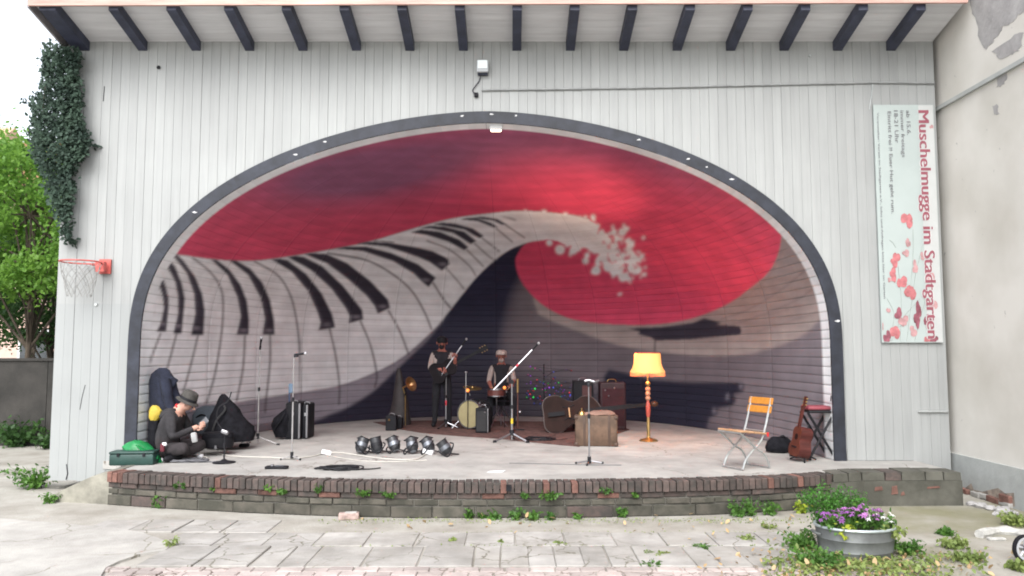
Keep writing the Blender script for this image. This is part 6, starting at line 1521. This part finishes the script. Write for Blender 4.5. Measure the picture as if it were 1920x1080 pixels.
pl = bpy.data.lights.new('lamp_light', 'SPOT'); pl.energy = 120; pl.color = (1,.58,.38); pl.shadow_soft_size = .05; pl.spot_size = R(80); pl.spot_blend = .9
plo = bpy.data.objects.new('lamp_light', pl); C.objects.link(plo); plo.parent = lm; plo.location = (-.03, -.0, zb_+.15); plo.rotation_euler = Vector((.66,-.12,-1)).to_track_quat('Z','Y').to_euler()
plo.name = 'lamp_light'
p2 = bpy.data.lights.new('lamp_glow', 'POINT'); p2.energy = 14; p2.color = (1,.58,.32); p2.shadow_soft_size = .05
p2o = bpy.data.objects.new('lamp_glow', p2); C.objects.link(p2o); p2o.parent = lm; p2o.location = (-.06, -.03, zb_+.19)

# ---------------------------------------------------------------- folding chair, guitar, stool on the right
q = at(1402, 879); ch = placed('folding_chair', 'folding garden chair with orange slats and galvanised frame near the stage edge', 'chair', q.x, q.y+.08, R(26))
for k, (x_, w_) in enumerate([(-.20,.10),(-.09,.10),(.02,.10),(.12,.08)]): part('seat_slat', MB().rbox((x_,0,.452-.012*k), (w_-.008,.40,.022), .008, (0,R(4),0)), mat('pale_worn_slat', (.42,.25,.14), .5, var=.2, scale=5), ch)
for z_ in (.69,.79): part('back_slat', MB().rbox((.235+(z_-.69)*.28,0,z_), (.02,.40,.085), .008, (0,R(15),0)), M_WOODO, ch)
for s_ in (-1, 1):
    y_ = s_*.165
    part('frame_leg', MB().tube(bez([(.275,y_,.83),(.215,y_,.64),(.155,y_,.46),(.09,y_,.33),(-.04,y_,.225),(-.14,y_,.13),(-.20,y_,.01)],4), .0125, 7), M_STEEL, ch, True)
    part('frame_leg', MB().tube(bez([(-.25,y_*1.12,.44),(-.14,y_*1.12,.36),(0,y_*1.12,.245),(.10,y_*1.12,.19),(.17,y_*1.12,.10),(.20,y_*1.12,.01)],4), .0125, 7), M_STEEL, ch, True)
for (x_, z_) in ((-.20,.015),(.20,.015),(-.24,.435),(.15,.44)): part('crossbar', MB().tube([(x_,-.18,z_),(x_,.18,z_)], .010, 7), M_STEEL, ch)
part('red_tab', MB().rbox((.165,-.205,.405), (.03,.012,.05), .005), mat('red_plastic', (.55,.03,.03), .4), ch)
# tall folding stool with a red seat
y_ = 10.32; q = Vector((x_of(1527, y_), y_, S)); st2 = placed('folding_stool', 'tall black folding stool with a red seat beside the right arch foot', 'stool', q.x, q.y)
part('seat', MB().rbox((0,0,z_of(764,y_)), (.34,.28,.05), .02), mat('dusty_red_vinyl', (.22,.045,.06), .6, var=.2), st2, True); part('seat_frame', MB().rbox((.02,0,z_of(764,y_)-.045), (.37,.30,.035), .015), M_STBK, st2)
for s_ in (-1, 1):
    for d_ in (-1, 1): part('leg', MB().tube([(d_*.17,s_*.13,z_of(768,y_)-.03),(-d_*.17,s_*.13,.015)], .017, 8), M_STBK, st2, True)
for x_ in (-.17,.17): part('foot_bar', MB().tube([(x_,-.17,.018),(x_,.17,.018)], .016, 7), M_STBK, st2)
# guitar on its stand, seen from the side
y_ = 10.12; q = Vector((x_of(1491, y_), y_, S)); gm = (Euler((0,0,R(-62))).to_matrix()@Euler((0, R(14), 0)).to_matrix()@Euler((R(90),0,0)).to_matrix())
gm = Euler((0, R(13), 0)).to_matrix()@Euler((0,0,R(-84))).to_matrix()@Euler((R(90),0,0)).to_matrix()
guitar('red brown acoustic guitar leaning on a stand beside the tall black stool', 'guitar', (q.x-.01, q.y, S+.05), gm, M_WOODR, mat('guitar_top_spruce', (.10,.028,.018), .4, bump=0), .34, s_=.80, depth=.15)
gs = placed('guitar_stand', 'low black guitar stand under the red brown guitar', 'stand', q.x, q.y)
part('cradle', MB().tube([(-.10,-.06,.06),(.08,-.06,.045),(.08,.06,.045),(-.10,.06,.06)], .011, 6), M_STBK, gs, True)
for a in (.4, 2.2, 4.4): part('leg', MB().tube([(.06,0,.10),(.06+.20*math.cos(a), .20*math.sin(a), .01)], .010, 6), M_STBK, gs)
part('post', MB().tube([(.06,0,.06),(.14,.02,.46)], .010, 6), M_STBK, gs)
bx, rg2 = sil(1463, 10.9, [(847,1440,1486),(840,1436,1490),(828,1440,1486),(820,1448,1478)], .6); o = placed('small_bag', 'low black bag lying between the chair and the guitar', 'bag', bx, 10.95); part('bag', loft(rg2, 18, .05, 6), M_CLOTH, o, True); part('handle', MB().tube(bez([(-.05,-.05,.2),(0,-.08,.24),(.06,-.05,.2)],4), .009, 6), M_STBK, o)

# ================================================================== FOREGROUND
q = at(1634, 1058, 0); pc = Vector((q.x, q.y+.30, 0))
plt = thing('planter', 'oval zinc tub planted with purple flowers on the forecourt', 'planter', pc)
mz = mat('dull_zinc', (.16,.17,.17), .55, .45, var=.2, scale=5, bump=.1)
def oval(prof, n=44, rx=1.0, ry=.82):
    mb = MB(); vs = [(r_*rx*math.cos(2*math.pi*k/n), r_*ry*math.sin(2*math.pi*k/n), z_) for (r_, z_) in prof for k in range(n)]
    return mb.add(vs, [(i*n+k, i*n+(k+1) % n, (i+1)*n+(k+1) % n, (i+1)*n+k) for i in range(len(prof)-1) for k in range(n)])
part('tub', oval([(.0,.006),(.295,.006),(.305,.02),(.308,.058),(.313,.064),(.310,.070),(.322,.155),(.327,.161),(.324,.167),(.335,.255),(.330,.255),(.318,.2),(.30,.19),(.0,.19)]), mz, plt, True)
part('rim', MB().tube([(.336*math.cos(2*math.pi*k/44), .336*.82*math.sin(2*math.pi*k/44), .257) for k in range(45)], .013, 8, False), mat('bright_zinc_rim', (.42,.47,.48), .4, .4), plt, True)
for s_ in (-1, 1): part('handle', MB().tube(bez([(s_*.325,-.06,.19),(s_*.36,-.05,.20),(s_*.365,0,.20),(s_*.36,.05,.20),(s_*.325,.06,.19)],4), .010, 7), mz, plt, True)
part('soil', oval([(.0,.205),(.30,.20),(.316,.195)]), mat('dark_soil', (.05,.038,.028), .95, var=.4, scale=20, bump=1.0), plt)
mfl = mat('lilac_petal', (.50,.20,.52), .6, var=.2, scale=10, bump=0, trans=.25); mfw = mat('white_petal', (.72,.72,.70), .6, var=.05, bump=0, trans=.2); mfd = mat('deep_violet_petal', (.30,.10,.36), .6, var=.2, bump=0, trans=.25)
def flower_plant(label, x, y, h, spread, nst, m_pet, nleaf, name='flower', group=None, fine=False, nfl=True, lm=None, fs=.03):
    t = thing(name, label, 'flower' if nfl else 'plant', (pc.x+x, pc.y+y, .2), 0, group); st = MB(); cent = []; tips = []
    for k in range(nst):
        a = random.uniform(0,6.28); l = random.uniform(0,1)**.5; tip = Vector((spread*l*math.cos(a), spread*.8*l*math.sin(a), h*random.uniform(.7,1.05)*(1-.25*l*l))); mid = tip*.5+Vector((0,0,h*.1)); st.tube([(tip.x*.2,tip.y*.2,0),mid,tip],[.003,.0025,.0015],4); tips.append(tip)
        for j in range(nleaf//nst): pp = Vector((0,0,0)).lerp(tip, random.uniform(.2,1)); cent.append((pp.x+random.gauss(0,.02), pp.y+random.gauss(0,.02), pp.z+random.gauss(0,.02)))
    part('stem', st, M_WEED, t); leaf_obj('foliage', cent, .022 if fine else .04, lm or M_WEED, t, .3)
    if nfl:
        for tip in tips:
            mb = MB(); r_ = fs*random.uniform(.7,1.15); tl_ = Euler((random.uniform(-.7,.4), random.uniform(-.6,.6), random.uniform(0,6))).to_matrix()
            for q_ in range(6):
                a = q_*math.pi/3; mb.add([tip+tl_@Vector(v_) for v_ in [(0,0,.004),(r_*.6*math.cos(a-.4),r_*.6*math.sin(a-.4),.012),(r_*1.1*math.cos(a),r_*1.1*math.sin(a),.004),(r_*.6*math.cos(a+.4),r_*.6*math.sin(a+.4),.012)]], [(0,1,2,3)])
            mb.ball(tip+tl_@Vector((0,0,.01)), r_*.3, 6); part('blossom', mb, m_pet if random.random() < .8 else mfd, t)
    return t
for (x, y, n_, l_, mp_) in [(-.22,-.12,16,'lilac flowers at the left end of the zinc tub',mfd),(-.06,-.08,16,'lilac flowers left of the middle of the zinc tub',mfl),(.08,-.02,26,'densest lilac flower cluster in the middle of the zinc tub',mfl),(.20,-.10,8,'white flowers at the right end of the zinc tub',mfw),(.25,.03,7,'sparse lilac and white flowers at the far right of the tub',mfw)]:
    flower_plant(l_, x, y, .22 if mp_ is not mfw else .17, .15, n_, mp_, 110)
flower_plant('low yellow green leaves hanging over the rim of the tub', -.10, -.19, .10, .16, 10, mfl, 120, 'plant', None, False, False, MATS['yellow_leaf'])
flower_plant('low grey green leaves over the right rim of the tub', .21, -.16, .10, .16, 10, mfl, 130, 'plant', None, False, False, M_WEED2)
M_FEA = leaf_mat('feathery_green_leaf', (.085,.25,.035), (.05,.15,.028), .35)
flower_plant('tall feathery green plant rising at the back left of the zinc tub', -.21, .14, .44, .24, 40, mfl, 1700, 'feathery_plant', None, True, False, M_FEA)
flower_plant('shorter feathery green plant at the back of the zinc tub', .05, .17, .36, .19, 34, mfl, 1100, 'feathery_plant', None, True, False, M_FEA)
# loose brick by the wall, white kerb stone, wheel at the right edge
q = at(653, 975, 0); o = thing('loose_brick', 'pale loose brick lying by the hole at the foot of the stage', 'brick', (q.x, q.y+.03, 0), R(8)); part('block', MB().rbox((0,0,.035), (.21,.10,.07), .01), mat('dusty_pink_brick', (.40,.30,.27), .9, var=.3, scale=12, bump=.6), o); part('mortar', MB().rbox((.02,0,.071), (.12,.07,.012), .005), M_CONC, o)
ks = [at(1836,1008,0), at(1870,1001,0), at(1900,1003,0), at(1935,1010,0)]; o = thing('kerb_stone', 'curved white stone lying on the ground near the white wall', 'stone', (ks[0].x, ks[0].y, 0)); part('stone', MB().tube(bez([(p_.x-ks[0].x, p_.y-ks[0].y, .028) for p_ in ks],5), [.045+.008*math.sin(i) for i in range(16)], 8), mat('flaking_white_stone', (.46,.455,.43), .9, var=.2, scale=14, bump=.7), o, True); part('chip', MB().rbox((.10,-.10,.012), (.16,.06,.025), .01), MATS['flaking_white_stone'], o)
wy = 6.75; wc = aty(1922, 1043, wy); wr = .115
cart = thing('handcart', 'small cart of which only one spoked wheel shows at the right edge', 'cart', (wc.x, wc.y, 0))
rmw = Euler((R(90), 0, R(12))).to_matrix(); wz = wc.z
wz = max(wr, wz)
wh = part('wheel', MB().lathe([(.012,-.03),(.028,-.03),(.028,.03),(.012,.03)], 12, (0,0,wz), rmw), M_CHROME, cart, True)
part('tyre', MB().lathe([(wr-.022,-.013),(wr-.004,-.016),(wr,0),(wr-.004,.016),(wr-.022,.013),(wr-.022,-.013)], 28, (0,0,wz), rmw), M_BLACK, wh, True)
part('rim', MB().lathe([(wr-.04,-.016),(wr-.021,-.017),(wr-.021,.017),(wr-.04,.016),(wr-.04,-.016)], 28, (0,0,wz), rmw), mat('pale_rim', (.52,.54,.57), .35, .4), wh, True)
for k in range(5): a = k*2*math.pi/5+.3; part('spoke', MB().tube([rmw@Vector((.02*math.cos(a),.02*math.sin(a),0))+Vector((0,0,wz)), rmw@Vector(((wr-.03)*math.cos(a),(wr-.03)*math.sin(a),0))+Vector((0,0,wz))], .010, 6), MATS['pale_rim'], wh)
part('axle', MB().tube([(0,-.03,wz),(.0,.05,wz)], .012, 7), M_STEEL, cart); part('frame', MB().tube(bez([(.0,.045,wz),(.3,.06,wz+.12),(.7,.08,wz+.35)],5), .014, 7), M_STEEL, cart)
